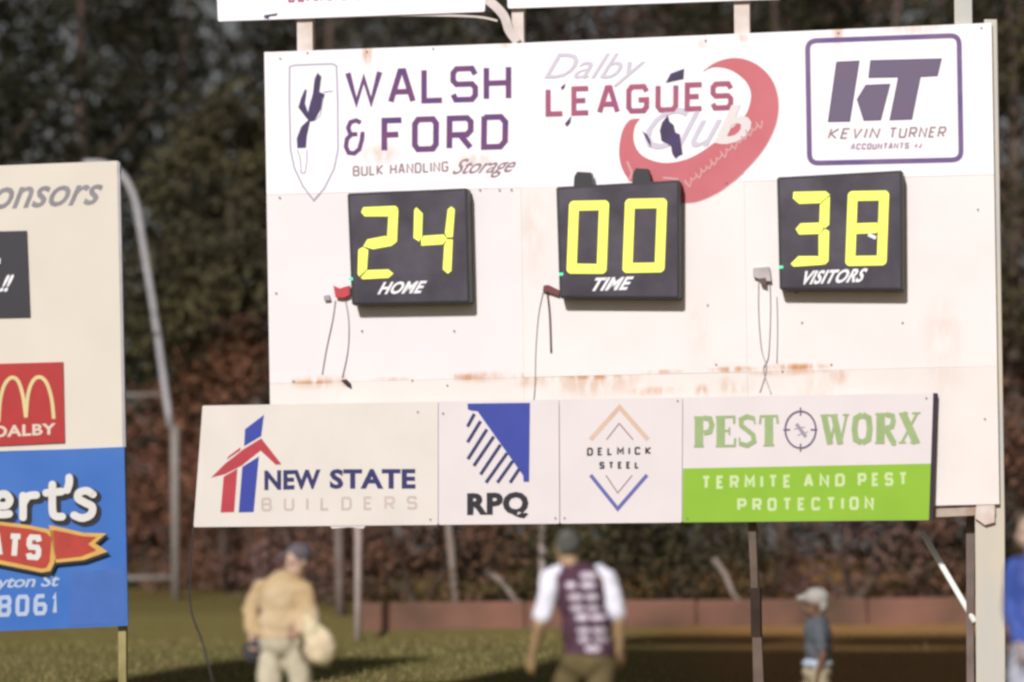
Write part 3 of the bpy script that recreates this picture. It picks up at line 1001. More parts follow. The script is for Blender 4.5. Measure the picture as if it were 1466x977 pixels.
two = [[(520, 297), (566, 295), (570, 299), (556, 310), (522, 310), (517, 304)],
       [(570, 300), (568, 346), (562, 351), (554, 344), (556, 311)],
       [(561, 352), (534, 357), (520, 353), (526, 343), (552, 338), (560, 344)],
       [(519, 354), (527, 358), (525, 386), (514, 396), (512, 392), (513, 358)],
       [(516, 398), (526, 387), (556, 386), (563, 392), (556, 398), (520, 400)]]
four = [[(596, 297), (605, 306), (604, 338), (600, 346), (592, 341), (593, 301)],
        [(603, 342), (606, 338), (635, 336), (640, 342), (634, 350), (603, 352)],
        [(641, 300), (646, 296), (651, 300), (648, 340), (640, 340), (637, 334)],
        [(640, 343), (648, 343), (646, 388), (641, 392), (634, 386), (636, 352)]]
z_a = zero([(815, 288), (872, 287), (868, 392), (811, 392)])
z_b = zero([(895, 285), (955, 284), (951, 390), (891, 391)])
three = [[(1136, 275), (1182, 274), (1188, 279), (1174, 291), (1144, 292), (1135, 284)],
         [(1188, 281), (1187, 322), (1181, 327), (1173, 320), (1174, 293)],
         [(1146, 320), (1174, 319), (1179, 327), (1173, 335), (1144, 336), (1139, 328)],
         [(1187, 331), (1186, 374), (1181, 379), (1172, 367), (1172, 337), (1181, 328)],
         [(1143, 367), (1171, 367), (1180, 379), (1136, 382), (1132, 378)]]
TLq, TRq, BRq, BLq = (1214, 274), (1273, 273), (1269, 380), (1210, 381)
eight = zero([TLq, TRq, BRq, BLq]) + [[(1227, 320), (1256, 319), (1258, 326), (1255, 334), (1226, 335), (1224, 328)]]
display('home_score_display', 'black score display reading 24 above the word HOME, leftmost of three',
        [(497, 277), (669, 269.5), (673, 434), (503.5, 437)], [two, four], 'HOME', [(544, 404), (612, 402), (607, 420), (540, 422)], (502, 400))
display('time_display', 'black display reading 00 above the word TIME, with two lumps on top, in the middle',
        [(796, 268), (973, 258), (973, 428), (801, 427)], [z_a, z_b], 'TIME', [(852, 398), (908, 396), (903, 415), (847, 417)], (803, 393),
        bumps=[(821, 246, 850, 268), (905, 241, 932, 264)])
vd = display('visitors_score_display', 'black score display reading 38 above the word VISITORS, rightmost of three',
        [(1112, 254), (1292, 244), (1293, 416), (1116, 415)], [three, eight], 'VISITORS', [(1153, 388), (1243, 384), (1237, 404), (1149, 408)], (1118, 383))
vd.flat('scratch_mark', stroke([(1243, 336), (1254, 341)], 5), .216, M_labelw)

# cable plugs and cables beside each display
def cable(pts, r=.0045, m=M_wire, w=.012, label='', ends=None):
    P = [BP.M @ BP.uv(x, y, w) for x, y in smooth_path(pts, 5)]
    o = from_bm('cable', tube_bm([p - P[-1] for p in P], r, 6), m, None, True)
    o.location = P[-1]
    tag(o, label, 'cable', None)
    return o
for (x, y, m, m2_, lab, kind) in (
    (488, 418, mat('red_plastic', (.55, .04, .06), .4, .1), mat('grey_plastic', (.35, .33, .36), .5, .1), 'small red socket with a grey plug left of the HOME display', 0),
    (789, 414, mat('dark_red_plastic', (.16, .03, .035), .5, .1), mat('dark_red_plastic', (.16, .03, .035)), 'dark red socket left of the TIME display', 1),
    (1092, 395, mat('pale_grey_plastic', (.5, .44, .44), .5, .15), mat('dark_brown_plastic', (.1, .06, .06), .5, .1), 'pale grey socket box left of the VISITORS display', 2)):
    c = Ctx(BP, 'socket_box', lab, 'socket', 'sockets beside the displays', (x, y + 10), .006)
    if kind == 0:
        c.slab('socket', [(x - 11, y - 9), (x - 2, y - 5), (x + 12, y - 9), (x + 12, y + 5), (x + 4, y + 9), (x - 8, y + 8)], .006, .06, m, bevel=.004)
        c.slab('plug', [(x - 25, y + 6), (x - 17, y + 4), (x - 15, y + 12), (x - 24, y + 13)], .006, .04, m2_, bevel=.004)
    elif kind == 1:
        c.slab('socket', [(x - 11, y - 5), (x - 4, y - 6), (x + 12, y + 2), (x + 11, y + 10), (x - 4, y + 5), (x - 12, y + 3)], .006, .05, m, bevel=.004)
    else:
        c.slab('socket', [(x - 14, y - 11), (x + 9, y - 13), (x + 12, y + 8), (x + 2, y + 8), (x - 14, y + 1)], .006, .06, m, bevel=.004)
        c.slab('plug', [(x - 6, y + 4), (x + 4, y + 3), (x + 5, y + 15), (x - 3, y + 12)], .061, .075, m2_, bevel=.003)
cable([(480, 430), (476, 458), (467, 500), (461, 536)], label='left cable hanging from the red socket')
cable([(494, 428), (499, 460), (498, 500), (490, 540)], label='right cable hanging from the red socket')
cable([(778, 416), (771, 450), (767, 500), (766, 545), (764, 575)], label='left cable hanging from the dark red socket')
cable([(783, 416), (787, 450), (789, 505)], .009, mat('dark_red_cable', (.14, .08, .09), .6, .1), label='thicker dark cable hanging from the dark red socket')
cable([(1086, 402), (1086, 450), (1090, 500), (1097, 528), (1088, 562)], label='left cable crossing below the pale grey socket')
cable([(1102, 400), (1103, 450), (1100, 510), (1093, 530), (1104, 564)], label='middle cable crossing below the pale grey socket')
cable([(1112, 425), (1113, 470), (1112, 520)], .004, label='thin right cable below the VISITORS display')

# ------------------------------------------------------------------ sponsor signs along the bottom
BTOP = lambda x: ey(x, (290, 581), (1338, 563))
BBOT = lambda x: ey(x, (277, 755), (1330, 745))
def sign(name, label, x0, x1, m, w1, b0=None, b1=None, top_=None):
    xa0 = b0 if b0 is not None else x0
    xb1 = b1 if b1 is not None else x1
    c = Ctx(BP, name, label, 'sign', 'sponsor signs along the bottom of the scoreboard', ((xa0 + xb1) / 2, BBOT((xa0 + xb1) / 2)), .01)
    c.slab('panel', rrect([(x0, BTOP(x0)), (x1, BTOP(x1)), (xb1, BBOT(xb1)), (xa0, BBOT(xa0))], 2.5, 3), w1 - .03, w1, m)
    return c
W1 = .10
s1 = sign('builders_sign', 'wide white NEW STATE BUILDERS sign with a red and blue house logo', 290, 627, M_signcream, W1, 277, 627)
z4 = lambda L: Z(L, 260, 550, 3.858)
s1.shapes('house_logo', [z4(q) for q in ([(350, 250), (455, 170), (440, 288), (345, 345)], [(335, 458), (427, 400), (398, 708), (315, 710)])], W1 + .0012, M_blue, label='blue tower of the logo')
s1.shapes('house_logo', [z4(q) for q in ([(232, 512), (308, 468), (290, 708), (215, 710)], [(162, 518), (240, 440), (345, 358), (440, 300), (552, 444), (520, 446), (436, 368), (330, 452), (240, 498)], [(248, 418), (258, 400), (325, 350), (325, 366)])], W1 + .0022, M_red, label='red roof and wall of the logo')
text_part(s1, 'NEW', z4([(457, 478), (768, 472), (768, 580), (457, 588)]), W1 + .0012, M_navy, .042, 0, 1.04, label='NEW')
text_part(s1, 'STATE', z4([(818, 470), (1292, 468), (1292, 580), (818, 580)]), W1 + .0012, M_navy, .042, 0, 1.06, label='STATE')
s1.letters('lettering', strokes('BUILDERS', z4([(440, 628), (1302, 618), (1302, 694), (440, 704)]), 3.6, 1.1), W1 + .0012, M_faint, label='BUILDERS, faded')
s2 = sign('striped_logo_sign', 'white RPQ sign with a blue square cut by diagonal stripes', 627.8, 800, M_signwhite, W1 - .003, 627.8, 801)
z5 = lambda L: Z(L, 620, 550, 3.858)
s2.flat('logo_block', [z5([(190, 108), (535, 104), (530, 540), (500, 540), (497, 505), (440, 425), (330, 270), (245, 150), (215, 148), (192, 140)])], W1 + .001, M_blue)
st = []
for (a, c_) in (((228, 165), (190, 235)), ((262, 205), (190, 322)), ((297, 250), (192, 415)), ((335, 290), (225, 452)), ((372, 335), (262, 500)), ((408, 382), (292, 545)), ((440, 425), (355, 545)), ((475, 470), (425, 545))):
    st += stroke(z5([a, c_]), 4.6)
s2.shapes('logo_stripe', st, W1 + .002, M_navy)
text_part(s2, 'RPQ', z5([(188, 602), (527, 594), (527, 742), (188, 746)]), W1 + .001, M_blackp, .05, 0, 1.08, label='RPQ')
s3 = sign('chevron_sign', 'white DELMICK STEEL sign with orange and violet chevrons', 801, 977, M_signwhite, W1, 802, 976)
s3.flat('upper_chevron', stroke(z5([(870, 308), (1030, 128), (1187, 308)]), 6.4), W1 + .0012, M_orange)
s3.flat('lower_chevron', stroke(z5([(870, 503), (1020, 690), (1182, 503)]), 5.4), W1 + .0012, M_violetblue)
for q_ in ([(958, 308), (1028, 218), (1105, 308)], [(955, 505), (1020, 602), (1100, 505)]):
    s3.flat('thin_chevron', stroke(z5(q_), 1.8), W1 + .0012, M_small)
s3.letters('lettering', strokes('DELMICK', z5([(850, 352), (1205, 346), (1205, 390), (850, 397)]), 2.6, .75) + strokes('STEEL', z5([(918, 430), (1138, 428), (1138, 468), (918, 470)]), 2.6, .75), W1 + .0012, M_blackp, label='DELMICK STEEL')
s4 = sign('pest_control_sign', 'white and lime green PEST WORX termite protection sign at the right end', 977.8, 1336, M_signwhite, W1 - .003, 976.8, 1330)
z6 = lambda L: Z(L, 960, 550, 3.332)
s4.flat('green_band', [[(977.8, 671), (1332.5, 664), (1330, 744.5), (977.2, 748)]], W1 + .0005, M_lime)
s4.letters('lettering', serif('PEST', z6([(112, 155), (515, 148), (515, 296), (112, 302)]), 12), W1 + .002, M_greentext, label='PEST')
s4.letters('lettering', serif('WORX', z6([(715, 146), (1192, 134), (1188, 283), (715, 288)]), 12), W1 + .002, M_greentext, label='WORX')
ring = [(620 + 73 * math.cos(a), 218 + 88 * math.sin(a)) for a in [k * math.pi / 14 for k in range(28)]]
cl_ = stroke(z6(ring), 2.6, True)
for a in ((620, 112, 620, 150), (620, 285, 620, 322), (538, 218, 570, 218), (668, 218, 700, 218)):
    cl_ += stroke(z6([(a[0], a[1]), (a[2], a[3])]), 2.2)
s4.flat('target_emblem', cl_, W1 + .002, M_greyp)
s4.flat('bug_mark', stroke(z6([(600, 190), (645, 252)]), 5) + stroke(z6([(590, 215), (640, 205)]), 1.2) + stroke(z6([(605, 245), (655, 228)]), 1.2), W1 + .0012, mat('pale_grey_print', S(172, 168, 182), .5, .05))
s4.letters('lettering', strokes('TERMITE', z6([(148, 438), (575, 432), (575, 495), (148, 502)]), 4.2, .6) + strokes('AND', z6([(635, 430), (832, 427), (832, 488), (635, 494)]), 4.2, .6)
        + strokes('PEST', z6([(893, 425), (1130, 420), (1130, 484), (893, 490)]), 4.2, .6) + strokes('PROTECTION', z6([(318, 546), (970, 536), (970, 600), (318, 608)]), 4.2, .6), W1 + .0012, M_palegreen, label='TERMITE AND PEST PROTECTION')
s4.slab('edge_strip', [(1336, 563), (1341.5, 563), (1336, 744), (1330.5, 745)], .0, W1 - .006, mat('edge_shade', (.03, .015, .03), .7, .1))  # dark strip put in for the shade on the sign's right side
for c_, pts in ((s1, [(616, 744), (598, 590)]), (s2, [(795, 742), (634, 592)]), (s3, [(808, 742), (970, 574)]), (s4, [(984, 742), (1326, 570)])):
    for (x, y) in pts:
        c_.slab('bolt', [(x + 1.4 * math.cos(a), y + 1.4 * math.sin(a)) for a in [k * math.pi / 3 for k in range(6)]], W1 - .003, W1 + .01, M_small)
# hanging tatter at the bottom left sign
s1.flat('torn_edge', [[(470, 752), (526, 750), (520, 757), (500, 755), (476, 757)]], W1 - .01, M_signwhite)

# ------------------------------------------------------------------ upper signs
u1 = Ctx(BP, 'upper_sign', 'white sign above the left half of the scoreboard with faded pink lettering', 'sign', 'signs above the scoreboard', (500, 25), .01)
u1.slab('panel', rrect([(303, -190), (705, -205), (694, 17), (312, 31)], 3, 3), -.03, .0, mat('upper_white_paint', (.83, .8, .84), .5, .02, 2))
u1.letters('lettering', strokes('SS', [(412, -22), (436, -23), (436, 3), (412, 4)], 3.4), .0012, M_pinktext)
feet = []
for k in range(9):
    x = 440 + k * 10
    feet += stroke([(x, -22), (x, 1 - k * .25)], 3)
    if k % 2:
        feet += stroke([(x, 0 - k * .25), (x + 5, 0 - k * .25)], 3)
u1.flat('lettering', feet, .0012, M_pinktext, label='bottoms of a cropped pink word')
u1.flat('scuff', [[(378, 22), (398, 19), (396, 23), (386, 24), (384, 28), (378, 26)]], .0012, M_navyp)
u2 = Ctx(BP, 'upper_sign', 'white sign above the middle of the scoreboard, only its bottom edge in view', 'sign', 'signs above the scoreboard', (900, 8), .01)
u2.slab('panel', rrect([(712, -205), (1120, -225), (1118, -2), (900, 7), (727, 12)][:1] + [(1120, -225), (1118, -1), (727, 12.5)], 3, 3), -.03, .0, MATS['upper_white_paint'])

# ------------------------------------------------------------------ sponsors board at the left
L = Ctx(LP, 'sponsors_board', 'tall cream sponsors board at the left edge with grey handwriting', 'sign board')
L.slab('panel', [(-190, 245), (167.5, 230.5), (176, 641), (-190, 652)], -.05, 0, M_cream_l)
L.slab('edge_strip', [(167.5, 230), (171.5, 233), (180, 640), (176.4, 640)], -.055, -.004, mat('grey_edge_metal', (.4, .38, .4), .5, .1))
for x in (168, -150):
    L.slab('leg', [(x, 600), (x + 10, 600), (x + 12, 1200), (x + 2, 1200)] if False else [(x, 600), (x + 11, 600), (x + 13, 1095), (x + 2, 1095)], -.14, -.06, mat('olive_post', (.34, .28, .12), .8, .2, 4))
text_part(L, 'sponsors', [(-62, 270), (148, 264), (142, 306), (-64, 318)], .003, mat('grey_marker', S(158, 154, 160), .6, .1), .014, .35, 1.0, label='sponsors, grey handwriting')
B1 = Ctx(LP, 'black_plaque', 'small black plaque with white italic lettering near the top of the sponsors board', 'plaque', None, (0, 455), .002)
B1.slab('panel', [(-130, 335), (38, 330.5), (43, 454), (-130, 458)], .003, .02, mat('plaque_black', S(40, 36, 48), .5, .1))
text_part(B1, '!!', [(4, 394), (20, 393), (16, 418), (-1, 418)], .023, M_labelw, .03, .35, .9, label='white exclamation marks')
B1.flat('lettering', [[(-6, 372), (1, 370), (0, 378), (-6, 380)]], .0235, M_labelw)
R1 = Ctx(LP, 'red_restaurant_sign', 'red square sign with golden arches above the word DALBY', 'sign', None, (40, 636), .002)
R1.slab('panel', [(-35, 522), (90, 518.5), (92.5, 634), (-35, 640)], .003, .02, mat('bright_red_print', S(198, 36, 34), .45, .06))
ar = []
for (cx, dx) in ((17, 1), (57, -1)):
    pass
archL = smooth_path([(-2, 604), (0, 575), (6, 552), (16, 541), (26, 546), (33, 568), (37, 598)], 5)
archR = smooth_path([(37, 598), (40, 566), (47, 546), (57, 540), (67, 549), (74, 572), (77, 600)], 5)
R1.flat('arches_logo', stroke(archL, 5.2) + stroke(archR, 5.2), .023, mat('pale_yellow_print', S(246, 226, 160), .5, .05))
text_part(R1, 'DALBY', [(-9, 610), (80, 606), (80, 622), (-9, 627)], .023, mat('cream_print', S(246, 226, 206), .5, .04), .03, 0, 1.05, label='DALBY')
Q1 = Ctx(LP, 'blue_shop_sign', 'large blue shop sign with white rounded lettering and a red ribbon', 'sign', None, (0, 900), .002)
Q1.slab('panel', [(-190, 655), (178, 640), (183, 896), (-190, 912)], .003, .03, mat('blue_sign_print', S(44, 104, 190, 1.25), .4, .08, 1.2, 0, col2=S(66, 122, 200, 1.25)))
Wq = .033
out_m = mat('black_outline_print', S(16, 16, 34), .5, .1)
quadE = [(-14, 682), (139, 676), (137, 748), (-16, 754)]
def big(text, quad, m1, m2_, off1, off2, w, sx, sy):
    q2 = [(x + sx, y + sy) for x, y in quad]
    text_part(Q1, text, q2, w, m2_, off2, 0, 1.0, label=text + ' outline')
    text_part(Q1, text, quad, w + .003, m1, off1, 0, 1.0, label=text)
# fat rounded letters drawn as thick strokes
def fat(paths, width, w, m, label):
    polys = []
    for p in paths:
        sp = smooth_path(p, 5) if len(p) > 2 else p
        polys += stroke(sp, width)
        for e in (sp[0], sp[-1]):
            polys.append([(e[0] + width / 2 * math.cos(a), e[1] + width / 2 * math.sin(a)) for a in [k * math.pi / 6 for k in range(12)]])
    return Q1.flat('lettering', polys, w, m, label=label)
letters = [
    [(-4, 724), (9, 724), (14, 716), (8, 708), (-2, 710), (-7, 722), (-2, 736), (13, 736)],
    [(33, 741), (33, 710)], [(33, 722), (40, 711), (52, 709)],
    [(75, 694), (75, 730), (79, 739), (89, 740)], [(66, 706), (88, 704)],
    [(99, 684), (99, 692), (96, 702)],
    [(133, 708), (124, 703), (113, 706), (112, 714), (122, 720), (132, 726), (130, 737), (118, 742), (106, 738)],
]
fat([[(x + 4, y + 4) for x, y in p] for p in letters], 17, Wq, out_m, 'dark outline of the rounded lettering')
fat(letters, 11, Wq + .018, mat('sign_white_print', S(246, 242, 236), .4, .03), "ert's")
# ribbon with ATS
rib_y = mat('ribbon_yellow_print', S(242, 190, 92), .5, .08)
rib_r = mat('ribbon_red_print', S(206, 62, 44), .5, .12, 6)
body = [(-80, 742), (-10, 746), (40, 752), (70, 758), (82, 764), (78, 806), (72, 818), (60, 820), (20, 812), (-20, 804), (-80, 796)]
tail = [(70, 752), (90, 756), (120, 763), (152, 764), (136, 778), (154, 790), (120, 802), (80, 806)]
grow = lambda P, k: [tuple(Vector((sum(a for a, _ in P) / len(P), sum(b_ for _, b_ in P) / len(P))) * (1 - k) + Vector(p) * k) for p in P]
Q1.shapes('ribbon_outline', [grow([(x + 2, y + 3) for x, y in tail], 1.03), grow([(x + 1, y + 3) for x, y in body], 1.03)], Wq + .04, out_m)
Q1.shapes('ribbon_edge', [tail, body], Wq + .043, rib_y)
Q1.shapes('ribbon', [[(76, 759), (92, 762), (118, 768), (138, 769), (126, 779), (138, 788), (116, 797), (80, 801)],
                   [(-78, 748), (-10, 751), (40, 757), (66, 763), (74, 770), (71, 804), (66, 813), (58, 814), (20, 806), (-20, 798), (-78, 790)]], Wq + .046, rib_r)
Q1.letters('lettering', strokes('ATS', [(-16, 762), (61, 766), (58, 803), (-18, 797)], 8, .25), Wq + .05, MATS['sign_white_print'], label='ATS')
lightb = mat('pale_blue_print', S(196, 214, 244), .5, .04)
text_part(Q1, 'yton St', [(-6, 825), (86, 822), (84, 845), (-8, 848)], Wq + .003, lightb, .02, .2, .95, label='yton St')
Q1.letters('lettering', strokes('8061', [(-3, 853), (84, 850), (83, 880), (-4, 884)], 6, .3), Wq + .003, lightb, label='8061')
Q1.flat('patch', [[(104, 820), (178, 812), (180, 893), (98, 897)]], Wq + .001, mat('repainted_blue', S(66, 108, 186, 1.2), .4, .05), label='duller repainted patch')

# ------------------------------------------------------------------ bright diagonal brace and dark cables
bd = 31.2
T_, B = BP.M @ BP.uv(1320, 762, -.85), BP.M @ BP.uv(1396, 891, -.28)
o = from_bm('diagonal_brace', tube_bm([T_ - B, (T_ - B) * .5, Vector((0, 0, 0))], .03, 10), mat('bright_white_tube', (.85, .86, .8), .35, .05), None, True)
o.location = B
tag(o, 'bright white diagonal tube beside the thick right leg', 'brace')
G0, G1 = BP.M @ BP.uv(277, 753, .06), at(306, 985, 25.5)
G1 = Vector((G1.x, G1.y, max(G1.z, .0)))
end = G1 + (G1 - at(290, 920, 27)) * 1.2
end.z = 0.0
P = [G0, at(272, 860, 28.3), at(290, 920, 27), G1, end]
P = [Vector(p) for p in smooth_path(P, 5)]
o = from_bm('guy_wire', tube_bm([p - P[-1] for p in P], .009, 6), M_darkwire, None, True)
o.location = P[-1]
tag(o, 'black guy wire from the left end of the builders sign to the grass', 'wire')

# ------------------------------------------------------------------ people
def capsule(bm, a, ra, b_, rb, seg=12):
    a, b_ = Vector(a), Vector(b_)
    d = b_ - a
    L_ = max(d.length, 1e-5)
    M = Matrix.Translation(a) @ d.to_track_quat('Z', 'Y').to_matrix().to_4x4()
    rings = []
    for k in range(4):
        t_ = -math.pi / 2 + (k + .5) / 4 * math.pi / 2
        rings.append((ra * math.cos(t_), ra * math.sin(t_)))
    for k in range(4):
        t_ = (k + .5) / 4 * math.pi / 2
        rings.append((rb * math.cos(t_), L_ + rb * math.sin(t_)))
    V = [[bm.verts.new(M @ Vector((r * math.cos(2 * math.pi * i / seg), r * math.sin(2 * math.pi * i / seg), z))) for i in range(seg)] for r, z in rings]
    p0, p1 = bm.verts.new(M @ Vector((0, 0, -ra))), bm.verts.new(M @ Vector((0, 0, L_ + rb)))
    for A_, B_ in zip(V, V[1:]):
        for i in range(seg):
            bm.faces.new((A_[i], A_[(i + 1) % seg], B_[(i + 1) % seg], B_[i]))
    for i in range(seg):
        bm.faces.new((p0, V[0][(i + 1) % seg], V[0][i]))
        bm.faces.new((p1, V[-1][i], V[-1][(i + 1) % seg]))


def ell(bm, c, r, rot=None, seg=20):
    M = Matrix.Translation(Vector(c)) @ (rot.to_4x4() if rot else Matrix()) @ Matrix.Diagonal((r[0], r[1], r[2], 1))
    bmesh.ops.create_uvsphere(bm, u_segments=seg, v_segments=seg // 2 + 2, radius=1, matrix=M)


FOLD = bpy.data.textures.new('folds', 'CLOUDS')
FOLD.noise_scale = .11


def remeshed(name, bm, m, parent, voxel=.009, smooth=4):
    me = bpy.data.meshes.new(name + '_raw')
    bm.to_mesh(me); bm.free()
    o = bpy.data.objects.new(name + '_raw', me); COL.objects.link(o)
    r = o.modifiers.new('r', 'REMESH'); r.mode = 'VOXEL'; r.voxel_size = voxel
    s = o.modifiers.new('s', 'SMOOTH'); s.iterations = smooth; s.factor = .5
    if name in ('jersey', 'sleeves', 'shorts', 'jumper', 'trousers', 'jacket', 'shirt', 'round_bag', 'pouch', 'hair'):
        dp = o.modifiers.new('d', 'DISPLACE'); dp.texture = FOLD; dp.strength = .035 if name != 'round_bag' else .06; dp.mid_level = .5
    dg = bpy.context.evaluated_depsgraph_get()
    me2 = bpy.data.meshes.new_from_object(o.evaluated_get(dg))
    bpy.data.objects.remove(o)
    for p in me2.polygons: p.use_smooth = True
    me2.materials.clear()
    return link(name, me2, m, parent)


def hand(bm, wrist, direc, palm_n, k=1.0, curl=.35, side=1):
    d = Vector(direc).normalized(); nrm = Vector(palm_n).normalized()
    s = d.cross(nrm).normalized() * side
    nrm = s.cross(d).normalized() * side
    W = Vector(wrist)
    for f in (-.5, -.17, .17, .5):
        capsule(bm, W + s * f * .03 * k, .017 * k, W + d * .085 * k + s * f * .066 * k, .0115 * k, 8)
    for f, ln in ((-.5, .07), (-.17, .08), (.17, .076), (.5, .058)):
        b0 = W + d * .088 * k + s * f * .07 * k
        d1 = (d + nrm * curl).normalized(); d2 = (d + nrm * curl * 2.4).normalized()
        b1 = b0 + d1 * ln * .5 * k; b2 = b1 + d2 * ln * .5 * k
        capsule(bm, b0, .0098 * k, b1, .0092 * k, 8); capsule(bm, b1, .0092 * k, b2, .008 * k, 8)
    t0 = W + d * .03 * k - s * .03 * k
    t1 = t0 + (d * .6 - s * .8 + nrm * .4).normalized() * .042 * k
    t2 = t1 + (d * .9 - s * .25 + nrm * .4).normalized() * .03 * k
    capsule(bm, t0, .013 * k, t1, .011 * k, 8); capsule(bm, t1, .011 * k, t2, .009 * k, 8)


def head(bm, c, fwd, k=1.0):
    """skull, jaw, nose, ears, brow on a head centre"""
    f = Vector(fwd).normalized(); up = Vector((0, 0, 1)); r = f.cross(up).normalized(); up = r.cross(f)
    rot = Matrix((r, f, up)).transposed()
    c = Vector(c)
    ell(bm, c + up * .025 * k - f * .01 * k, (.076 * k, .096 * k, .092 * k), rot)
    ell(bm, c - up * .045 * k + f * .028 * k, (.058 * k, .064 * k, .068 * k), rot)
    capsule(bm, c + f * .088 * k + up * .012 * k, .009 * k, c + f * .108 * k - up * .026 * k, .014 * k, 8)
    for s in (-1, 1):
        ell(bm, c + r * s * .078 * k - f * .008 * k - up * .008 * k, (.010 * k, .018 * k, .030 * k), rot, 12)
        capsule(bm, c + r * s * .012 * k + f * .084 * k + up * .026 * k, .010 * k, c + r * s * .045 * k + f * .068 * k + up * .026 * k, .010 * k, 8)
    ell(bm, c + f * .082 * k - up * .056 * k, (.024 * k, .014 * k, .007 * k), rot, 12)
    ell(bm, c + f * .078 * k - up * .071 * k, (.021 * k, .014 * k, .007 * k), rot, 12)
    return rot


def eyes(root, c, fwd, k=1.0):
    f = Vector(fwd).normalized(); up = Vector((0, 0, 1)); r = f.cross(up).normalized(); up = r.cross(f)
    c = Vector(c)
    for s in (-1, 1):
        bm_ = bmesh.new()
        ell(bm_, c + r * s * .031 * k + f * .079 * k + up * .006 * k, (.011 * k,) * 3, None, 12)
        from_bm('eye', bm_, mat('eye_dark', (.05, .03, .02), .3, .1), root, True)


M_skin = mat('warm_skin', (.42, .27, .17), .6, .08, 12)
M_skiny = mat('sallow_skin', (.40, .28, .12), .6, .1, 10, col2=(.42, .26, .17))


def person(label, base, d):
    root = empty('person', (at(base[0], 900, d).x, d, ground_z(d)))
    tag(root, label, 'person')
    O = Vector(root.location)
    def J(px, py, dz=0.0):
        return at(px, py, d + dz) - O
    return root, O, J


SKZ = 21.4
# --- person in the maroon jersey, seen from behind, walking away to the left
root, O, J = person('person from behind in a maroon jersey with white sleeves and back print', (828, 0), SKZ)
neck = J(818, 812, -.02); hd = J(811, 786, .0)
chest = J(833, 850); waist = J(840, 900); pel = J(842, 938)
shL, shR = J(789, 830), J(868, 832)
elL, elR = J(773, 893, -.04), J(886, 888, -.02)
wrL, wrR = J(762, 940, .10), J(887, 930, .06)
hipL, hipR = pel + Vector((-.09, .0, -.06)), pel + Vector((.09, 0, -.06))
knL, knR = Vector((-.17, .22, .50)), Vector((.12, -.05, .48))
anL, anR = Vector((-.22, .30, .10)), Vector((.14, -.30, .14))
bm = bmesh.new()
fw = Vector((-.45, .9, -.15))
head(bm, hd, fw)
capsule(bm, hd + Vector((0, -.01, -.03)), .055, neck, .062)
capsule(bm, shL, .062, shR, .062); ell(bm, chest, (.165, .115, .2)); ell(bm, waist, (.15, .11, .18)); ell(bm, pel, (.165, .12, .14))
for s_, e_, w_2, sd_ in ((shL, elL, wrL, 1), (shR, elR, wrR, -1)):
    capsule(bm, s_, .052, e_, .041); capsule(bm, e_, .043, w_2, .028)
    hand(bm, w_2, (w_2 - e_), (.3 * sd_, .4, 0), 1.0, .3, sd_)
for h_, k_, a_ in ((hipL, knL, anL), (hipR, knR, anR)):
    capsule(bm, h_, .088, k_, .056); capsule(bm, k_, .058, a_, .038)
    capsule(bm, a_ + Vector((0, -.04, -.05)), .038, a_ + Vector((-.03, .14, -.06)), .032)
remeshed('body', bm, M_skiny, root)
bm = bmesh.new()
ell(bm, chest, (.185, .135, .215)); ell(bm, waist, (.175, .135, .19)); ell(bm, pel + Vector((.01, 0, .02)), (.180, .14, .10)); capsule(bm, shL * .8 + shR * .2, .075, shR * .8 + shL * .2, .075)
capsule(bm, neck + Vector((0, 0, -.02)), .073, neck + Vector((0, 0, -.06)), .1)
jersey = remeshed('jersey', bm, mat('maroon_fabric', (.085, .025, .05), .85, .25, 9, .1, col2=(.05, .03, .04)), root, .012)
bm = bmesh.new()
for s_, e_ in ((shL, elL), (shR, elR)):
    q_ = s_.lerp(e_, .78)
    capsule(bm, s_ + Vector((0, 0, .01)), .074, q_, .072)
    bmq = s_.lerp(chest, .35)
    capsule(bm, s_ + Vector((0, 0, .02)), .066, bmq + Vector((0, 0, .09)), .05)
remeshed('sleeves', bm, mat('white_fabric', (.78, .77, .86), .8, .06, 9, .1), root, .012)
bm = bmesh.new()
ell(bm, pel + Vector((0, 0, -.03)), (.18, .14, .15))
for h_, k_ in ((hipL, knL), (hipR, knR)):
    capsule(bm, h_, .108, h_.lerp(k_, .8), .098)
remeshed('shorts', bm, mat('tan_shorts', (.16, .12, .05), .9, .2, 7), root, .012)
bm = bmesh.new()
ell(bm, hd + Vector((.01, -.018, .034)), (.088, .104, .095))
remeshed('hair', bm, mat('dark_grey_hair', (.05, .045, .035), .9, .3, 22, .4, col2=(.14, .15, .13)), root)
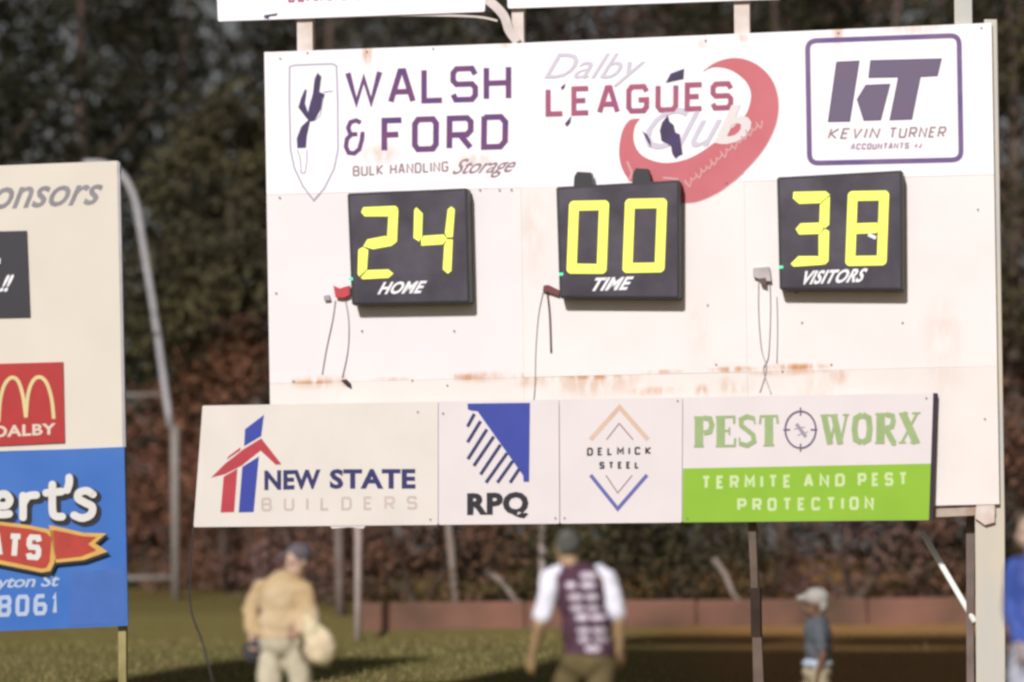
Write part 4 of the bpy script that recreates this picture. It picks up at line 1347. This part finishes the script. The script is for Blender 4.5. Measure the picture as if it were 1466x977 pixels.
# white print on the back, each row two short words
rows_ = [(824, [(831, 854)]), (838, [(810, 824), (832, 852)]), (855, [(814, 834), (838, 856)]), (871, [(817, 836), (840, 858)]), (884, [(824, 842), (846, 866)]), (903, [(826, 844), (848, 868)]), (916, [(828, 844), (850, 872)]), (929, [(838, 860)])]
from mathutils.bvhtree import BVHTree
bvh = BVHTree.FromPolygons([v.co for v in jersey.data.vertices], [tuple(p.vertices) for p in jersey.data.polygons])
for (yy, segs) in rows_:
    for (xa_, xb_) in segs:
        vs, fs = [], []
        N_ = 7
        for k in range(N_):
            x0 = xa_ + (xb_ - xa_) * k / N_; x1 = x0 + (xb_ - xa_) / N_ * .93
            hh = (4.6 + random.uniform(-.3, .3)) * (.55 + .45 * math.sin(math.pi * (k + .7) / (N_ + .4)))
            quad = []
            for (qx, qy) in ((x0, yy - hh), (x1, yy - hh - .3), (x1, yy + hh), (x0, yy + hh)):
                dr = ray(qx, qy).normalized()
                hit = bvh.ray_cast(Vector((0, 0, CAMZ)) - O, dr)
                if hit[0] is None: break
                quad.append(hit[0] - dr * .006)
            if len(quad) == 4:
                i = len(vs); vs += [tuple(p) for p in quad]; fs.append((i + 3, i + 2, i + 1, i))
        me = bpy.data.meshes.new('print_word'); me.from_pydata(vs, [], fs)
        link('print_word', me, mat('white_jersey_print', (.72, .62, .72), .7, .1), root)

# --- person in beige at the left
SB = 22.5
root, O, J = person('person in a beige top and pale trousers striding left under the builders sign', (405, 0), SB)
hd = J(426, 804, -.02); neck = J(420, 832); chest = J(408, 858); waist = J(408, 890); pel = J(404, 915)
shA, shB = J(374, 845, .08), J(436, 846, -.08)
elA, elB = J(362, 882, .10), J(446, 892, -.12)
wrA, wrB = J(366, 893, -.10), J(425, 905, -.24)
elA, wrA = J(358, 876, .1), J(362, 912, .0)
hipA, hipB = pel + Vector((-.08, .02, -.04)), pel + Vector((.08, -.02, -.04))
knA, knB = Vector((-.10, -.10, .50)), Vector((.16, .02, .50))
anA, anB = Vector((.02, -.08, .10)), Vector((.22, .05, .10))
fw = Vector((-.75, -.6, -.25))
bm = bmesh.new()
head(bm, hd, fw)
capsule(bm, hd + Vector((0, 0, -.03)), .052, neck, .06)
capsule(bm, shA, .06, shB, .06); ell(bm, chest, (.16, .12, .2)); ell(bm, waist, (.15, .12, .16)); ell(bm, pel, (.16, .13, .13))
for s_, e_, w_2, sd_ in ((shA, elA, wrA, 1), (shB, elB, wrB, -1)):
    capsule(bm, s_, .05, e_, .04); capsule(bm, e_, .042, w_2, .028)
    hand(bm, w_2, (w_2 - e_), (.2, -.5, 0), 1.0, .7, sd_)
for h_, k_, a_ in ((hipA, knA, anA), (hipB, knB, anB)):
    capsule(bm, h_, .085, k_, .055); capsule(bm, k_, .056, a_, .037)
    capsule(bm, a_ + Vector((.04, 0, -.05)), .038, a_ + Vector((-.13, -.06, -.06)), .032)
remeshed('body', bm, mat('pale_skin', (.56, .37, .27), .6, .08, 12), root)
eyes(root, hd, fw)
bm = bmesh.new()
ell(bm, chest, (.19, .15, .21)); ell(bm, waist, (.19, .155, .17)); ell(bm, pel + Vector((0, 0, .03)), (.185, .15, .09)); capsule(bm, shA, .075, shB, .075)
for s_, e_, w_2 in ((shA, elA, wrA), (shB, elB, wrB)):
    capsule(bm, s_, .076, e_, .062); capsule(bm, e_, .062, e_.lerp(w_2, .75), .05)
capsule(bm, neck, .07, neck + Vector((0, 0, -.05)), .1)
remeshed('jumper', bm, mat('beige_wool', (.42, .29, .13), .9, .15, 5, .25, col2=(.56, .43, .28)), root, .012)
bm = bmesh.new()
ell(bm, pel + Vector((0, 0, -.02)), (.178, .145, .13))
for h_, k_, a_ in ((hipA, knA, anA), (hipB, knB, anB)):
    capsule(bm, h_, .105, k_, .078); capsule(bm, k_, .076, a_ + Vector((0, 0, .05)), .062)
remeshed('trousers', bm, mat('pale_trousers', (.56, .50, .36), .9, .12, 5, .2), root, .012)
bm = bmesh.new()
ell(bm, hd + Vector((.012, .01, .05)), (.095, .1, .085))
capsule(bm, hd + fw.normalized() * .08 + Vector((-.02, 0, .07)), .02, hd + fw.normalized() * .15 + Vector((0, 0, .06)), .016)
remeshed('cap', bm, mat('mauve_grey_cap', (.13, .11, .125), .9, .15, 8), root)
# round bag under the arm and the dark bag in the hand
bc = J(455, 924, -.30) + O
bm = bmesh.new()
ell(bm, (.015, 0, -.02), (.12, .11, .135)); ell(bm, (-.02, 0, .09), (.085, .075, .085)); capsule(bm, (-.03, 0, .13), .05, (-.09, 0, .2), .03)
rb = remeshed('round_bag', bm, mat('cream_cloth', (.62, .56, .32), .8, .12, 6, .2, col2=(.6, .45, .33)), None, .012)
rb.location = bc
tag(rb, 'round cream cloth bag held at the hip of the person in beige', 'bag')
hc = (J(366, 912, -.02) + O)
bg = empty('dark_bag', hc + Vector((0, 0, -.16)))
bm = bmesh.new(); ell(bm, (0, 0, .07), (.085, .05, .08)); ell(bm, (0, 0, .03), (.09, .055, .06))
remeshed('pouch', bm, mat('dark_bag_cloth', (.045, .04, .05), .8, .1), bg, .01)
from_bm('handle', tube_bm([(-.05, 0, .12), (-.03, 0, .16), (.03, 0, .16), (.05, 0, .12)], .008, 6), M_darkwire, bg, True)
tag(bg, 'small dark bag hanging from the hand of the person in beige', 'bag')

# --- child with the white cap
SCH = 23.7
root, O, J = person('child in a white cap and dark teal shirt facing left under the green sign', (1168, 0), SCH)
k_ = .9
hd = J(1167, 866); neck = J(1170, 888); chest = J(1171, 908); waist = J(1171, 934); pel = J(1170, 958)
shA, shB = J(1168, 900, .11), J(1172, 901, -.11)
elA, elB = J(1163, 938, .15), J(1178, 938, -.15)
wrA, wrB = J(1156, 962, .1), J(1171, 966, -.14)
fw = Vector((-1, -.12, -.1))
hipA, hipB = pel + Vector((0, .07, -.03)), pel + Vector((0, -.07, -.03))
knA, knB = Vector((-.10, .07, .37)), Vector((.07, -.07, .37))
anA, anB = Vector((-.14, .07, .08)), Vector((.14, -.07, .09))
bm = bmesh.new()
head(bm, hd, fw, .9)
capsule(bm, hd + Vector((.01, 0, -.03)), .042, neck, .048)
capsule(bm, shA, .045, shB, .045); ell(bm, chest, (.09, .125, .14)); ell(bm, waist, (.085, .115, .13)); ell(bm, pel, (.095, .12, .1))
for s_, e_, w_2, sd_ in ((shA, elA, wrA, 1), (shB, elB, wrB, -1)):
    capsule(bm, s_, .038, e_, .031); capsule(bm, e_, .032, w_2, .022)
    hand(bm, w_2, (w_2 - e_), (-.5, 0, 0), .82, .4, sd_)
for h_, q_, a_ in ((hipA, knA, anA), (hipB, knB, anB)):
    capsule(bm, h_, .065, q_, .043); capsule(bm, q_, .044, a_, .03)
    capsule(bm, a_ + Vector((.03, 0, -.04)), .03, a_ + Vector((-.1, 0, -.05)), .026)
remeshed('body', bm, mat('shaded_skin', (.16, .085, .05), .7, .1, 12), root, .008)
eyes(root, hd, fw, .9)
bm = bmesh.new()
ell(bm, chest, (.105, .14, .15)); ell(bm, waist, (.105, .135, .14)); capsule(bm, shA, .055, shB, .055)
for s_, e_ in ((shA, elA), (shB, elB)):
    capsule(bm, s_, .056, s_.lerp(e_, .7), .05)
remeshed('shirt', bm, mat('teal_shirt', (.06, .075, .085), .85, .2, 9, .1, col2=(.11, .115, .13)), root, .01)
bm = bmesh.new()
ell(bm, J(1170, 950), (.118, .145, .055))
remeshed('shirt_hem', bm, mat('pale_blue_hem', (.45, .52, .6), .85, .1, 6), root, .01)
bm = bmesh.new()
ell(bm, pel + Vector((0, 0, -.03)), (.105, .135, .09))
for h_, q_ in ((hipA, knA), (hipB, knB)):
    capsule(bm, h_, .078, q_, .062)
remeshed('shorts', bm, mat('sand_shorts', (.4, .34, .22), .9, .1, 6), root, .01)
bm = bmesh.new()
ell(bm, hd + Vector((.012, 0, .055)), (.098, .09, .075))
capsule(bm, hd + Vector((-.08, 0, .055)), .03, hd + Vector((-.12, 0, .048)), .022)
ell(bm, hd + Vector((.05, 0, .0)), (.05, .075, .07))
remeshed('cap', bm, mat('off_white_cap', (.38, .36, .32), .85, .1, 6, .1), root, .009)

# --- person in blue at the right edge
SR = 20.8
root, O, J = person('person with fair hair in a bright blue jacket cut off by the right edge', (1492, 0), SR)
hd = J(1477, 762); neck = J(1482, 796, .02); chest = J(1486, 838); waist = J(1485, 885); pel = J(1484, 925)
shA, shB = J(1455, 816, .12), J(1515, 818, -.10)
elA, elB = J(1449, 872, .04), J(1526, 880, -.12)
wrA, wrB = J(1459, 925, -.12), J(1500, 930, -.26)
fw = Vector((-.9, -.3, -.15))
hipA, hipB = pel + Vector((-.07, .04, -.04)), pel + Vector((.09, -.04, -.04))
knA, knB = Vector((-.18, -.02, .50)), Vector((.12, .02, .49))
anA, anB = Vector((-.16, 0, .1)), Vector((.26, .05, .12))
bm = bmesh.new()
head(bm, hd, fw)
capsule(bm, hd + Vector((.01, 0, -.03)), .054, neck, .062)
capsule(bm, shA, .062, shB, .062); ell(bm, chest, (.15, .13, .2)); ell(bm, waist, (.14, .12, .18)); ell(bm, pel, (.16, .13, .14))
for s_, e_, w_2, sd_ in ((shA, elA, wrA, 1), (shB, elB, wrB, -1)):
    capsule(bm, s_, .052, e_, .042); capsule(bm, e_, .042, w_2, .028)
    hand(bm, w_2, (w_2 - e_), (-.5, .1, 0), 1.0, .45, sd_)
for h_, q_, a_ in ((hipA, knA, anA), (hipB, knB, anB)):
    capsule(bm, h_, .088, q_, .056); capsule(bm, q_, .058, a_, .038)
    capsule(bm, a_ + Vector((.04, 0, -.05)), .038, a_ + Vector((-.14, 0, -.06)), .032)
remeshed('body', bm, mat('fair_skin', (.52, .38, .30), .6, .08, 12), root)
eyes(root, hd, fw)
bm = bmesh.new()
ell(bm, chest, (.18, .155, .22)); ell(bm, waist, (.17, .15, .2)); ell(bm, pel + Vector((0, 0, .05)), (.18, .15, .1)); capsule(bm, shA, .08, shB, .08)
for s_, e_, w_2 in ((shA, elA, wrA), (shB, elB, wrB)):
    capsule(bm, s_, .08, e_, .068); capsule(bm, e_, .068, e_.lerp(w_2, .8), .05)
capsule(bm, neck, .072, neck + Vector((0, 0, -.06)), .1)
remeshed('jacket', bm, mat('bright_blue_fabric', (.035, .10, .42), .7, .2, 4, .2, col2=(.05, .07, .26)), root, .012)
bm = bmesh.new()
ell(bm, pel + Vector((0, 0, -.02)), (.178, .15, .15))
for h_, q_, a_ in ((hipA, knA, anA), (hipB, knB, anB)):
    capsule(bm, h_, .11, q_, .082); capsule(bm, q_, .08, a_ + Vector((0, 0, .04)), .066)
remeshed('trousers', bm, mat('pale_grey_trousers', (.42, .44, .52), .9, .1, 5, .2), root, .012)
bm = bmesh.new()
ell(bm, hd + Vector((.018, .008, .04)), (.1, .092, .092)); ell(bm, hd + Vector((.06, .01, -.02)), (.05, .075, .08))
remeshed('hair', bm, mat('fair_hair', (.42, .34, .24), .8, .2, 20, .3), root)
